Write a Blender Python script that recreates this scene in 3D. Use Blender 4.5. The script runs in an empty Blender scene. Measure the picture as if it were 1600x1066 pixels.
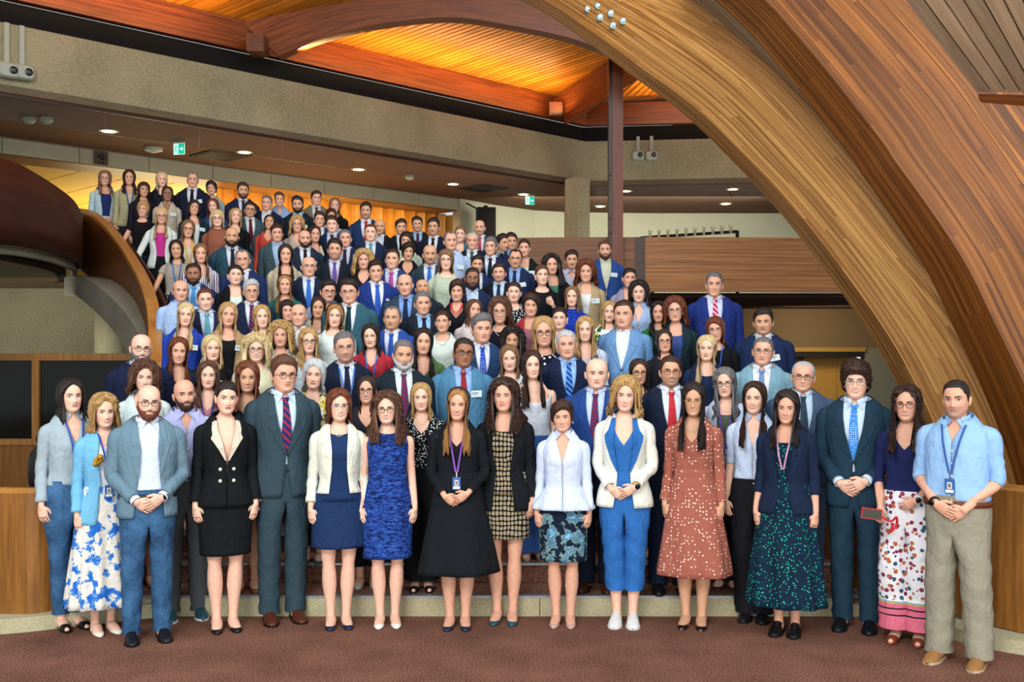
import bpy, bmesh, math, random
import numpy as np
from mathutils import Vector, Matrix
random.seed(7)
rng = np.random.default_rng(7)
D = bpy.data
SC = bpy.context.scene
COL = SC.collection
PI = math.pi
# ------------------------------------------------------------ camera, world, lights, exposure
FPX, HC, YH = 1650.0, 1.93, 545.0
cam = D.cameras.new('camera'); cam.sensor_width = 36; cam.lens = FPX/1600*36; cam.shift_y = (YH-533)/1600
camo = D.objects.new('camera', cam); COL.objects.link(camo)
camo.location = (0, 0, HC); camo.rotation_euler = (PI/2, 0, 0); SC.camera = camo
cam.clip_end = 200
w = D.worlds.new('world'); SC.world = w; w.use_nodes = True
w.node_tree.nodes['Background'].inputs[0].default_value = (0.90, 0.95, 1.0, 1)
w.node_tree.nodes['Background'].inputs[1].default_value = 0.75
SC.view_settings.view_transform = 'Standard'; SC.view_settings.look = 'None'
SC.view_settings.exposure = 0.0; SC.view_settings.gamma = 1.0
try: SC.view_settings.use_curve_mapping = False
except Exception: pass
def area(name, loc, target, size, sizey, power, col):
    l = D.lights.new(name, 'AREA'); l.shape = 'RECTANGLE'; l.size = size; l.size_y = sizey
    l.energy = power; l.color = col
    o = D.objects.new(name, l); COL.objects.link(o); o.location = loc
    o.rotation_euler = (Vector(target)-Vector(loc)).to_track_quat('-Z', 'Y').to_euler()
    return o
area('front_fill', (-1.0, -7.0, 3.4), (0, 10, 2.2), 9, 3.5, 620, (1.0, 0.98, 0.95))  # added broad fill behind the camera, lighting everything from the front
area('skylight', (-3.5, -3.0, 7.5), (0, 10, 1.2), 5, 3, 1150, (1.0, 0.97, 0.93))
area('skylight', (5.5, 1.0, 9.0), (-1, 13, 1.5), 4, 4, 480, (0.95, 0.97, 1.0))
area('atrium_light', (0.5, 9.0, 8.8), (-1.2, 14, 1.5), 7, 4, 420, (1.0, 0.96, 0.9))
area('floor_bounce_fill', (0, -1.5, .2), (0, 8, 8), 9, 5, 420, (1.0, .90, .78))  # added upward fill in place of light bounced off the floor
area('floor_bounce_fill', (3.6, 2.2, .25), (3.0, 5.0, 3.4), 3, 3, 110, (1.0, .92, .80))  # extra upward fill, added to brighten the canopy slats
area('gallery_bounce_fill', (-3.2, 20.0, 3.0), (-3.4, 20.2, 6), 9, 1.6, 150, (1.0, .80, .62))  # added upward lamp imitating downlight bounce off the gallery floor
area('gallery_bounce_fill', (4.5, 22.0, 3.1), (4.5, 22.5, 6), 6, 2.0, 90, (1.0, .92, .8))  # added upward fill for the soffit of the right gallery
def line_light(name, a, b, z, off, up, width, power, col):
    # long thin lamp from a to b (plan), shifted sideways by off, shining along (side*up[0], up[1])
    mx, my = (a[0]+b[0])/2, (a[1]+b[1])/2; L = math.hypot(b[0]-a[0], b[1]-a[1]); nx, ny = -(b[1]-a[1])/L, (b[0]-a[0])/L
    l = D.lights.new(name, 'AREA'); l.shape = 'RECTANGLE'; l.size = L; l.size_y = width; l.energy = power; l.color = col
    o = D.objects.new(name, l); COL.objects.link(o)
    ex = Vector(((b[0]-a[0])/L, (b[1]-a[1])/L, 0)); d = Vector((nx*up[0], ny*up[0], up[1])).normalized(); ez = -d; ey = ez.cross(ex)
    M = Matrix((ex, ey, ez)).transposed().to_4x4(); M.translation = Vector((mx+nx*off, my+ny*off, z)); o.matrix_world = M
# warm uplights on the ledge under the timber roof, and the lamp that washes the wall of fins
for (p0_, p1_, pw_) in (((-3.9, 18.0), (0.8, 22.6), 150), ((-11.5, 10.6), (-5.0, 17.0), 150), ((2.6, 22.6), (6.8, 22.4), 95)):
    line_light('ledge_uplight', p0_, p1_, 6.97, -.45, (.35, 1), .12, pw_, (1.0, 0.55, 0.20))
line_light('fin_wash', (-6.4, 20.75), (-1.8, 25.35), 5.24, .12, (.45, -1), .10, 95, (1.0, 0.74, 0.28))
# warm lights of the room at the top of the stairs and the gallery
area('foyer_light', (-7.5, 24.5, 3.4), (-8.2, 23.5, 6), 7, 4, 620, (1.0, 0.82, 0.42))
area('gallery_light', (3.0, 25.2, 5.3), (3.0, 28.4, 3.6), 6, 1.0, 200, (1.0, 0.93, 0.75))
area('lower_hall_light', (6.6, 22.6, 2.7), (7.4, 24.9, .9), 1.6, .6, 55, (1.0, 0.80, 0.5))
area('left_wall_fill', (-8.2, 15.0, 2.1), (-8.0, 17.6, 2.5), 4, .5, 45, (1.0, .95, .82))  # added fill that brightens the concrete wall at lower left

# ------------------------------------------------------------ materials
def srgb(h):
    if isinstance(h, str):
        c = [int(h[i:i+2], 16)/255 for i in (0, 2, 4)]
    else: c = list(h)
    return tuple((x/12.92 if x <= 0.04045 else ((x+0.055)/1.055)**2.4) for x in c)+(1,)
MC = {}
class NT:
    def __init__(s, name, rough=0.7):
        s.m = D.materials.new(name); s.m.use_nodes = True; s.t = s.m.node_tree
        s.p = s.t.nodes['Principled BSDF']; s.p.inputs['Roughness'].default_value = rough
        s.p.inputs['Specular IOR Level'].default_value = 0.3
    def n(s, typ, **kw):
        nd = s.t.nodes.new(typ)
        for k, v in kw.items():
            if k in nd.inputs: nd.inputs[k].default_value = v
            else: setattr(nd, k, v)
        return nd
    def l(s, a, b): s.t.links.new(a, b)
    def coord(s, out='Object', scale=(1, 1, 1)):
        c = s.n('ShaderNodeTexCoord'); mp = s.n('ShaderNodeMapping'); mp.inputs['Scale'].default_value = scale
        s.l(c.outputs[out], mp.inputs[0]); return mp.outputs[0]
    def ramp(s, fac, stops, interp='LINEAR'):
        r = s.n('ShaderNodeValToRGB'); e = r.color_ramp.elements; r.color_ramp.interpolation = interp
        while len(e) < len(stops): e.new(0.5)
        for i, (p, c) in enumerate(stops): e[i].position = p; e[i].color = c
        s.l(fac, r.inputs[0]); return r.outputs[0]
    def noise(s, co, scale, detail=3, rough=0.5):
        n = s.n('ShaderNodeTexNoise'); n.inputs['Scale'].default_value = scale; n.inputs['Detail'].default_value = detail
        n.inputs['Roughness'].default_value = rough
        s.l(co, n.inputs['Vector']); return n.outputs['Fac']
    def mix(s, f, a, b, mode='MIX'):
        m = s.n('ShaderNodeMix', data_type='RGBA', blend_type=mode)
        for sock, v in ((m.inputs[0], f), (m.inputs[6], a), (m.inputs[7], b)):
            if isinstance(v, (int, float, tuple)): sock.default_value = v
            else: s.l(v, sock)
        return m.outputs[2]
    def math(s, op, a, b=0.0):
        m = s.n('ShaderNodeMath', operation=op)
        for sock, v in ((m.inputs[0], a), (m.inputs[1], b)):
            if isinstance(v, (int, float)): sock.default_value = v
            else: s.l(v, sock)
        return m.outputs[0]
    def base(s, c):
        if isinstance(c, tuple): s.p.inputs['Base Color'].default_value = c
        else: s.l(c, s.p.inputs['Base Color'])
    def bump(s, h, strength=0.3, dist=0.01):
        b = s.n('ShaderNodeBump'); b.inputs['Strength'].default_value = strength; b.inputs['Distance'].default_value = dist
        s.l(h, b.inputs['Height']); s.l(b.outputs[0], s.p.inputs['Normal'])
def mul(c, k): return tuple(min(1, x*k) for x in c[:3])+(1,)
def archwood(name, dark, light, tone):
    key = ('aw', name, tone)
    if key in MC: return MC[key]
    t = NT(name, .45); t.p.inputs['Specular IOR Level'].default_value = .35
    co = t.coord('UV'); br = t.n('ShaderNodeTexBrick'); br.inputs['Scale'].default_value = 1.0
    br.inputs['Brick Width'].default_value = 1.7; br.inputs['Row Height'].default_value = .034; br.inputs['Mortar Size'].default_value = .0012
    br.offset = .37; br.inputs['Color1'].default_value = mul(srgb(dark), tone); br.inputs['Color2'].default_value = mul(srgb(light), tone); br.inputs['Mortar'].default_value = mul(srgb(dark), tone*.6)
    t.l(co, br.inputs['Vector'])
    n = t.noise(t.coord('UV', (.8, 60, 1)), 1.0, 4, .6); n2 = t.noise(t.coord('UV', (.35, 9, 1)), 1.0, 3, .6)
    c = t.mix(1.0, br.outputs['Color'], t.ramp(n, [(.3, (.72, .68, .64, 1)), (.7, (1.2, 1.18, 1.1, 1))]), 'MULTIPLY')
    c = t.mix(1.0, c, t.ramp(n2, [(.35, (.70, .62, .55, 1)), (.6, (1.12, 1.10, 1.05, 1))]), 'MULTIPLY')
    t.base(c); t.bump(n, .12, .004); MC[key] = t.m; return t.m
def plain(name, hexc, rough=0.6, metal=0, emit=0):
    key = ('plain', name, hexc)
    if key in MC: return MC[key]
    t = NT(name, rough); t.base(srgb(hexc)); t.p.inputs['Metallic'].default_value = metal
    if emit:
        t.p.inputs['Emission Color'].default_value = srgb(hexc); t.p.inputs['Emission Strength'].default_value = emit
    MC[key] = t.m; return t.m
def cloth(hexc):
    key = ('cloth', hexc)
    if key in MC: return MC[key]
    t = NT('cloth', 0.85); t.p.inputs['Specular IOR Level'].default_value = 0.15
    co = t.coord()
    wr = t.noise(co, 7, 3, 0.6)
    if hexc[0] != '@':
        c = srgb(hexc); g_ = .3*c[0]+.6*c[1]+.1*c[2]; c = tuple((x*.86+g_*.14)*.95 for x in c[:3])+(1,)
        lum = 0.3*c[0]+0.6*c[1]+0.1*c[2]
        fine = t.noise(co, 330, 2)
        c2 = t.ramp(fine, [(0.3, mul(c, 0.90 if lum > 0.02 else 0.75)), (0.7, mul(c, 1.09 if lum > 0.02 else 1.4))])
        t.base(c2)
    else:
        k = hexc[1:]
        W = (0.80, 0.86, 0.90, 1)
        def wave(scale, dirn='X', dist=0.0):
            wv = t.n('ShaderNodeTexWave', wave_type='BANDS', bands_direction=dirn); wv.inputs['Scale'].default_value = scale
            wv.inputs['Distortion'].default_value = dist; t.l(co, wv.inputs['Vector']); return wv.outputs['Fac']
        def vor(scale, feature='F1', rnd=1.0, out='Distance'):
            v = t.n('ShaderNodeTexVoronoi', feature=feature); v.inputs['Scale'].default_value = scale; v.inputs['Randomness'].default_value = rnd
            t.l(co, v.inputs['Vector']); return v.outputs[out]
        if k == 'stripe':
            t.base(t.ramp(wave(14, 'X', 2.0), [(0.45, srgb('4a2f66')), (0.55, W)]))
        elif k == 'bluestripe':
            t.base(t.ramp(wave(55, 'X', 0.3), [(0.3, srgb('6c93cc')), (0.7, srgb('b9cfea'))]))
        elif k == 'bwdots':
            t.base(t.ramp(vor(60), [(0.28, W), (0.34, srgb('0c0d12'))]))
        elif k == 'navydots':
            t.base(t.ramp(vor(22, rnd=0.8), [(0.25, W), (0.3, srgb('10162c'))]))
        elif k == 'rustdots':
            t.base(t.ramp(vor(40, rnd=0.45), [(0.22, srgb('e8d6cc')), (0.24, srgb('96584a'))]))
        elif k == 'greendots':
            t.base(t.ramp(vor(52, rnd=0.9), [(0.24, srgb('20b494')), (0.25, srgb('0c2238'))]))
        elif k == 'tiedots':
            t.base(t.ramp(vor(70, rnd=0.2), [(0.2, W), (0.26, srgb('3d83d0'))]))
        elif k == 'tiedots2':
            t.base(t.ramp(vor(70, rnd=0.2), [(0.2, W), (0.26, srgb('1742b0'))]))
        elif k in ('tiestripe', 'tiered', 'tieblue', 'tiepink'):
            cs = {'tiestripe': ('1c2a60', '8c2a40'), 'tiered': ('7a2036', '3a3a70'), 'tieblue': ('0f3a90', '5a90c8'), 'tiepink': ('b01c50', 'e0b0c0')}[k]
            mp = t.n('ShaderNodeMapping'); mp.inputs['Rotation'].default_value = (0, 0.8, 0)
            c0 = t.n('ShaderNodeTexCoord'); t.l(c0.outputs['Object'], mp.inputs[0])
            wv = t.n('ShaderNodeTexWave', wave_type='BANDS', bands_direction='X'); wv.inputs['Scale'].default_value = 9
            t.l(mp.outputs[0], wv.inputs['Vector'])
            t.base(t.ramp(wv.outputs['Fac'], [(0.55, srgb(cs[0])), (0.65, srgb(cs[1]))]))
        elif k == 'bluelace':
            n = t.noise(t.coord('Object', (1, 1, 2.6)), 26, 4, 0.7)
            t.base(t.ramp(n, [(0.40, srgb('0e1640')), (0.5, srgb('1c3a84')), (0.62, srgb('3058a8'))]))
        elif k == 'bluezebra':
            t.base(t.ramp(wave(16, 'Z', 8.0), [(0.4, srgb('0c1240')), (0.55, srgb('1c44c8'))]))
        elif k == 'greenfloral':
            n = vor(26, out='Color')
            t.base(t.ramp(n, [(0.25, srgb('1a5a3c')), (0.45, W), (0.7, srgb('c8c860')), (0.8, W)], 'CONSTANT'))
        elif k == 'yellowblue':
            t.base(t.ramp(t.noise(co, 26, 2), [(0.0, srgb('2a3f88')), (0.42, srgb('c8b428')), (0.55, W), (0.6, srgb('c8b428'))], 'CONSTANT'))
        elif k == 'tribal':
            a = t.math('MULTIPLY', wave(12, 'X', 3.0), wave(9, 'Z', 4.0))
            t.base(t.ramp(a, [(0.0, srgb('17181c')), (0.16, srgb('b09a6c')), (0.35, srgb('1a2230')), (0.45, srgb('c8b890')), (0.7, srgb('5a7080'))], 'CONSTANT'))
        elif k == 'blueskirt':
            n = t.noise(co, 13, 5, 0.62)
            t.base(t.ramp(n, [(0.0, srgb('d6d4cc')), (0.52, srgb('d6d4cc')), (0.54, srgb('4a86cc')), (0.62, srgb('1c5cb4'))]))
        elif k == 'darkfloral':
            n = t.noise(co, 14, 4, 0.6); v = vor(20)
            a = t.ramp(n, [(0.5, srgb('101c30')), (0.53, srgb('7a9a98')), (0.6, srgb('2a6088')), (0.66, srgb('7ab0cc'))])
            t.base(a)
        elif k == 'multifloral':
            v = vor(27); n = t.noise(co, 45, 4, 0.7)
            c = vor(27, out='Color')
            fl = t.ramp(c, [(0.0, srgb('7a2c48')), (0.35, srgb('2c5468')), (0.55, srgb('a86440')), (0.75, srgb('8c3450'))], 'CONSTANT')
            m = t.math('LESS_THAN', t.math('ADD', v, t.math('MULTIPLY', n, 0.5)), 0.66)
            body = t.mix(m, (0.70, 0.72, 0.78, 1), fl)
            sep = t.n('ShaderNodeSeparateXYZ'); t.l(co, sep.inputs[0])
            band = t.ramp(t.math('MULTIPLY', sep.outputs['Z'], 2.0), [(0.0, srgb('cc6880')), (0.36, srgb('14182c')), (0.38, srgb('cc6880')), (0.45, srgb('14182c')), (0.47, srgb('cc6880')), (0.53, srgb('c8a048')), (0.545, srgb('64a8b0')), (0.565, W)], 'CONSTANT')
            t.base(t.mix(t.math('LESS_THAN', sep.outputs['Z'], 0.29), body, band))
        elif k == 'denim':
            n = t.noise(co, 6, 4, 0.6)
            t.base(t.ramp(n, [(0.3, srgb('1a3554')), (0.7, srgb('3f6a94'))]))
        elif k == 'tweed':
            t.base(t.ramp(t.noise(co, 160, 2), [(0.35, srgb('3d5a72')), (0.65, srgb('86a4b8'))]))
        elif k == 'bluetweed':
            t.base(t.ramp(t.noise(co, 130, 2), [(0.35, srgb('23364e')), (0.65, srgb('5c7a98'))]))
        elif k == 'rainbow':
            t.base(t.ramp(wave(40, 'X', 0), [(0.0, srgb('c83a8c')), (0.3, srgb('e0a030')), (0.6, srgb('d8d8d8')), (0.8, srgb('5a5ac0'))]))
    wr2 = t.noise(t.coord('Object', (9, 9, 3.5)), 1.0, 3, 0.6); t.bump(t.math('ADD', wr, t.math('MULTIPLY', wr2, 1.2)), 0.75, 0.03)
    MC[key] = t.m; return t.m
SKIN = {'a': 'e0b49e', 'b': 'd2a088', 'c': 'c69779', 'd': '96684e', 'e': '5a3a2a'}
def skin(k):
    key = ('skin', k)
    if key in MC: return MC[key]
    t = NT('skin', 0.56); t.p.inputs['Specular IOR Level'].default_value = 0.35
    a = t.n('ShaderNodeAttribute'); a.attribute_name = 'Col'
    n = t.noise(t.coord(), 30, 3)
    c = srgb(SKIN[k])
    b = t.ramp(n, [(0.3, mul(c, 0.93)), (0.7, mul(c, 1.07))])
    t.base(t.mix(1.0, b, a.outputs['Color'], 'MULTIPLY'))
    t.p.inputs['Subsurface Weight'].default_value = 0.0
    MC[key] = t.m; return t.m
HAIR = {'blk': ('120e0d', '2a2220'), 'dbr': ('1e1310', '40291f'), 'br': ('33211a', '694634'), 'lbr': ('4c3626', '8f6e4e'),
        'aub': ('3c1c12', '7c4228'), 'gbl': ('7a5a32', 'c9a66c'), 'bln': ('9c8458', 'e0cc9c'), 'gry': ('35353a', '7c7c80'),
        'wht': ('83858a', 'c8cacc'), 'slv': ('8d969c', 'ccd4d8'), 'omb': ('241814', '8d6234')}
def hairmat(k):
    key = ('hair', k)
    if key in MC: return MC[key]
    t = NT('hair', 0.45); a, b = HAIR[k]; a = srgb(a); b = srgb(b)
    co = t.coord('UV', (90, 2.5, 1)); n = t.noise(co, 1.0, 3, 0.6)
    c = t.ramp(n, [(0.3, a), (0.72, b)])
    if k == 'omb':
        sep = t.n('ShaderNodeSeparateXYZ'); t.l(t.coord('UV'), sep.inputs[0])
        f = t.ramp(sep.outputs['Y'], [(0.40, (0, 0, 0, 1)), (0.75, (1, 1, 1, 1))])
        dark = t.ramp(n, [(0.3, srgb('1e1410')), (0.72, srgb('4a3226'))])
        lite = t.ramp(n, [(0.3, srgb('6a4424')), (0.72, srgb('b98a50'))])
        c = t.mix(f, dark, lite)
    t.base(c); t.bump(n, 0.5, 0.01)
    MC[key] = t.m; return t.m
def glassmat(rough=.05):
    if ('glass', rough) in MC: return MC[('glass', rough)]
    t = NT('clear_glass', 0.05); m = t.m
    tr = t.n('ShaderNodeBsdfTransparent'); gl = t.n('ShaderNodeBsdfGlossy'); gl.inputs['Roughness'].default_value = rough
    fr = t.n('ShaderNodeFresnel'); fr.inputs[0].default_value = 1.18; tr.inputs[0].default_value = (.90, .92, .91, 1)
    mx = t.n('ShaderNodeMixShader'); t.l(fr.outputs[0], mx.inputs[0]); t.l(tr.outputs[0], mx.inputs[1]); t.l(gl.outputs[0], mx.inputs[2])
    t.l(mx.outputs[0], t.t.nodes['Material Output'].inputs['Surface'])
    MC[('glass', rough)] = m; return m
def woodmat(name, dark, light, sc=(1.2, 40, 1), coord='UV', rough=0.4, tone=1.0, detail=5):
    key = ('wood', name, dark, light, sc, coord, tone)
    if key in MC: return MC[key]
    t = NT(name, rough); t.p.inputs['Specular IOR Level'].default_value = 0.4
    co = t.coord(coord, sc)
    n = t.noise(co, 1.0, detail, 0.6); n2 = t.noise(t.coord(coord, tuple(x*3.3 for x in sc)), 1.0, 3, 0.6)
    f = t.math('ADD', t.math('MULTIPLY', n, 0.7), t.math('MULTIPLY', n2, 0.3))
    c = t.ramp(f, [(0.32, mul(srgb(dark), tone)), (0.5, mul(tuple((a+b)/2 for a, b in zip(srgb(dark), srgb(light))), tone)), (0.68, mul(srgb(light), tone))])
    t.base(c); t.bump(n2, 0.15, 0.005)
    MC[key] = t.m; return t.m
def concrete(name, c1, c2, scale=60, coarse=1.2):
    key = ('conc', name)
    if key in MC: return MC[key]
    t = NT(name, 0.9); co = t.coord()
    n = t.noise(co, scale, 4, 0.8); m = t.noise(co, coarse, 3)
    f = t.math('ADD', t.math('MULTIPLY', n, 0.75), t.math('MULTIPLY', m, 0.25))
    t.base(t.ramp(f, [(0.35, srgb(c1)), (0.62, srgb(c2))])); t.bump(n, 0.5, 0.01)
    MC[key] = t.m; return t.m
# ------------------------------------------------------------ object helpers
def mesh(name, verts, faces, mats, parent=None, midx=None, smooth=True, uv=None, col=None):
    me = D.meshes.new(name)
    me.from_pydata([tuple(map(float, v)) for v in verts], [], faces)
    for m in (mats if isinstance(mats, (list, tuple)) else [mats]): me.materials.append(m)
    if midx is not None: me.polygons.foreach_set('material_index', midx)
    if smooth: me.polygons.foreach_set('use_smooth', [True]*len(me.polygons))
    if uv is not None:
        lay = me.uv_layers.new(name='UVMap'); li = np.zeros(len(me.loops), dtype=np.int32); me.loops.foreach_get('vertex_index', li)
        lay.data.foreach_set('uv', np.asarray(uv, dtype=np.float32)[li].ravel())
    if col is not None:
        at = me.color_attributes.new('Col', 'FLOAT_COLOR', 'POINT')
        at.data.foreach_set('color', np.asarray(col, dtype=np.float32).ravel())
    if name in ('body', 'trousers'):
        bm = bmesh.new(); bm.from_mesh(me); bmesh.ops.recalc_face_normals(bm, faces=bm.faces); bm.to_mesh(me); bm.free()
    o = D.objects.new(name, me); COL.objects.link(o)
    if parent is not None: o.parent = parent
    return o
def tag(o, label=None, cat=None, group=None, kind=None):
    if label: o['label'] = label
    if cat: o['category'] = cat
    if group: o['group'] = group
    if kind: o['kind'] = kind
    return o
def empty(name, loc=(0, 0, 0), rz=0):
    o = D.objects.new(name, None); COL.objects.link(o); o.location = loc; o.rotation_euler = (0, 0, rz); o.empty_display_size = 0.1
    return o
BOXF = [(0, 3, 2, 1), (4, 5, 6, 7), (0, 1, 5, 4), (1, 2, 6, 5), (2, 3, 7, 6), (3, 0, 4, 7)]
def boxv(x0, x1, y0, y1, z0, z1):
    return [(x0, y0, z0), (x1, y0, z0), (x1, y1, z0), (x0, y1, z0), (x0, y0, z1), (x1, y0, z1), (x1, y1, z1), (x0, y1, z1)]
class MB:
    def __init__(s): s.v = []; s.f = []; s.uv = []; s.mi = []
    def add(s, v, f, uv=None, mi=0):
        k = len(s.v); s.v += [tuple(p) for p in v]; s.f += [tuple(i+k for i in q) for q in f]; s.mi += [mi]*len(f)
        s.uv += list(uv) if uv is not None else [(p[0], p[2]) for p in v]
        return s
    def box(s, *a, mi=0): return s.add(boxv(*a), BOXF, mi=mi)
    def prism(s, poly, z0, z1, mi=0):
        n = len(poly)
        v = [(p[0], p[1], z0) for p in poly]+[(p[0], p[1], z1) for p in poly]
        f = [tuple(range(n))[::-1], tuple(range(n, 2*n))]+[(i, (i+1) % n, n+(i+1) % n, n+i) for i in range(n)]
        return s.add(v, f, mi=mi)
    def tube(s, path, r, n=8, mi=0, cap=True):
        path = np.asarray(path, float); v, f = tube(path, np.full(len(path), r) if np.isscalar(r) else np.asarray(r), n, cap=cap)
        return s.add(v, f, mi=mi)
    def build(s, name, mats, parent=None, smooth=False):
        return mesh(name, s.v, s.f, mats, parent, midx=s.mi, smooth=smooth, uv=s.uv)
def frames(path):
    path = np.asarray(path, float); t = np.gradient(path, axis=0); t /= np.linalg.norm(t, axis=1)[:, None]+1e-9
    u = np.zeros_like(t); a = np.array([0, 1, 0.0]) if abs(t[0][1]) < 0.9 else np.array([1.0, 0, 0])
    u[0] = a-t[0]*np.dot(a, t[0]); u[0] /= np.linalg.norm(u[0])
    for i in range(1, len(path)):
        b = u[i-1]-t[i]*np.dot(u[i-1], t[i]); u[i] = b/np.linalg.norm(b)
    return t, u, np.cross(t, u)
def tube(path, rad, n=10, cap=True, ang=None, ell=1.0):
    t, u, v = frames(path)
    a = np.arange(n)/n*2*PI if ang is None else np.asarray(ang); n = len(a)
    V = []
    for i in range(len(path)):
        V.append(path[i]+rad[i]*(np.cos(a)[:, None]*u[i]+np.sin(a)[:, None]*v[i]*ell))
    V = np.concatenate(V); F = []
    for i in range(len(path)-1):
        for j in range(n):
            k = (j+1) % n; F.append((i*n+j, i*n+k, (i+1)*n+k, (i+1)*n+j))
    if cap: F.append(tuple(range(n))[::-1]); F.append(tuple(range((len(path)-1)*n, len(path)*n)))
    return V, F
def crom(P, m):
    P = np.asarray(P, float); Q = np.vstack([2*P[0]-P[1], P, 2*P[-1]-P[-2]]); out = []
    for i in range(len(P)-1):
        p0, p1, p2, p3 = Q[i:i+4]
        for s in np.linspace(0, 1, m, endpoint=False):
            out.append(0.5*(2*p1+(p2-p0)*s+(2*p0-5*p1+4*p2-p3)*s*s+(3*p1-p0-3*p2+p3)*s**3))
    out.append(P[-1]); return np.array(out)
def grid_faces(R, C, wrap=False, off=0, flip=False):
    F = []
    for i in range(R-1):
        for j in range(C if wrap else C-1):
            k = (j+1) % C
            q = (off+i*C+j, off+i*C+k, off+(i+1)*C+k, off+(i+1)*C+j)
            F.append(q[::-1] if flip else q)
    return F
def solid_grid(P, th, wrap=False, uv=None):
    """thick sheet from an RxCx3 grid; P rows from top or bottom, thickness goes inwards"""
    R, C, _ = P.shape
    du = np.gradient(P, axis=0)
    if wrap: dv = np.roll(P, -1, 1)-np.roll(P, 1, 1)
    else: dv = np.gradient(P, axis=1)
    N = np.cross(dv, du); N /= np.linalg.norm(N, axis=2)[:, :, None]+1e-9
    Q = P-N*th
    V = np.concatenate([P.reshape(-1, 3), Q.reshape(-1, 3)]); n = R*C
    F = grid_faces(R, C, wrap)+grid_faces(R, C, wrap, n, True)
    J = range(C if wrap else C-1)
    for j in J:
        k = (j+1) % C
        F.append((j, n+j, n+k, k)); F.append(((R-1)*C+j, (R-1)*C+k, n+(R-1)*C+k, n+(R-1)*C+j))
    if not wrap:
        for i in range(R-1):
            F.append((i*C, (i+1)*C, n+(i+1)*C, n+i*C)); F.append((i*C+C-1, n+i*C+C-1, n+(i+1)*C+C-1, (i+1)*C+C-1))
    if uv is not None: uv = np.concatenate([uv.reshape(-1, 2)]*2)
    return V, F, uv
def U(px, py, d): return np.array([(px-800)*d/FPX, d, HC-(py-YH)*d/FPX])
def sm(x, a, b):
    t = np.clip((np.asarray(x, float)-a)/(b-a), 0, 1); return t*t*(3-2*t)
RISE, TREAD, Y0 = .1456, .44, 7.63
NSTEP = 20
# ------------------------------------------------------------ setting
CAR = NT('carpet', .95); _c = CAR.coord(); _n = CAR.noise(_c, 85, 2, .6); _n2 = CAR.noise(_c, 2.5, 2)
_f = CAR.math('ADD', CAR.math('MULTIPLY', _n, .8), CAR.math('MULTIPLY', _n2, .2))
CAR.base(CAR.ramp(_f, [(.36, srgb('402c24')), (.6, srgb('8a6252'))])); CAR.bump(_n, .8, .01); CAR.p.inputs['Specular IOR Level'].default_value = .05
CARPET = CAR.m
STONE = concrete('pale_stone', '8a8468', 'b8b494', 90, 2)
CONC = concrete('concrete', '686650', 'a09a7c', 45, 1.0)
CONCD = concrete('stair_concrete', '5c5c50', '8c8c7c', 60, 1.2)
WHITEW = concrete('white_wall', 'aeb09a', 'bcbea8', 30, .8)
SOFF = concrete('soffit_plaster', '5a3c28', '664630', 70, .5)
DARK = plain('gap_shade_black', '0b0908', .9)  # near-black: shade of gaps set as colour, also for plain black fittings
METAL = plain('strip_metal', '9ca4ac', .35, .8)
WOODR = woodmat('reddish_glulam', '34140a', '8c4a20', (1.0, 26, 1))
WOODRAIL = woodmat('stair_veneer', '4a2a0e', '704618', (3, 22, 1), rough=.5)
WOODRAILV = woodmat('panel_veneer', '5e3a14', '966428', (30, 1.2, 1), rough=.4)
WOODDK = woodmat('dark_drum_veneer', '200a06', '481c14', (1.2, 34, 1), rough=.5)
WOODPAR = woodmat('parapet_boards', '5e3414', 'c08448', (.5, 30, 1), rough=.5)
# floor
def struct(o): o['kind'] = 'structure'; return o
fl = MB(); fl.box(-14, 14, -5, 30, -.2, 0); struct(fl.build('floor', CARPET))
# staircase: steps with left edge along the curved rail, right edge curved
def sx_left(Y): return float(np.interp(Y, [7.0, 8.4, 9.7, 10.3, 10.8, 11.4, 12.2, 12.95, 14.0, 14.9, 15.5, 15.9, 16.5], [-3.4, -3.35, -3.29, -3.49, -3.67, -3.90, -4.25, -4.61, -5.17, -5.73, -6.2, -6.53, -7.0]))
def sx_right(Y): return float(np.interp(Y, [7.0, 8.5, 10, 12, 14, 16.5], [3.2, 2.9, 2.65, 2.2, 1.7, 1.4]))
st = empty('staircase', (0, Y0, 0)); st['kind'] = 'structure'
for k in range(1, NSTEP+1):
    ya, yb = Y0+(k-1)*TREAD, Y0+k*TREAD+.02
    if k == NSTEP: yb = Y0+k*TREAD
    xa0, xa1 = sx_left(ya)+.44, sx_left(yb)+.44; xb0, xb1 = sx_right(ya), sx_right(yb)
    m = MB()
    zb = -.0 if k < 3 else (k-3)*RISE
    poly = [(xa0, ya-Y0), (xb0, ya-Y0), (xb1, yb-Y0), (xa1, yb-Y0)]
    m.prism(poly, zb, k*RISE)
    s_ = m.build('step', CARPET, st)
    n_ = MB(); n_.box(xa0, xb0, ya-Y0-.024, ya-Y0+.035, k*RISE-.012, k*RISE+.004); n_.build('nosing', METAL, s_)
    if k == 1:
        r_ = MB(); 
        for a, b in ((-3.42, -1.6), (-1.6, .2), (.2, 2.0), (2.0, 2.46)): r_.box(a+.003, b-.003, ya-Y0-.02, ya-Y0, 0, RISE-.006)
        r_.build('riser', STONE, s_)
# landing at the top, upper gallery floor
zl = NSTEP*RISE
up = MB(); up.prism([(-22, 17.8), (-7.2, 17.8), (-6.7, 16.42), (1.4, 16.42), (1.4, 19.0), (16, 19.0), (16, 36), (-22, 36)], zl-.06, zl-.002); struct(up.build('floor_upper', concrete('gallery_carpet', '2a1c16', '44302a', 80)))
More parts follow.
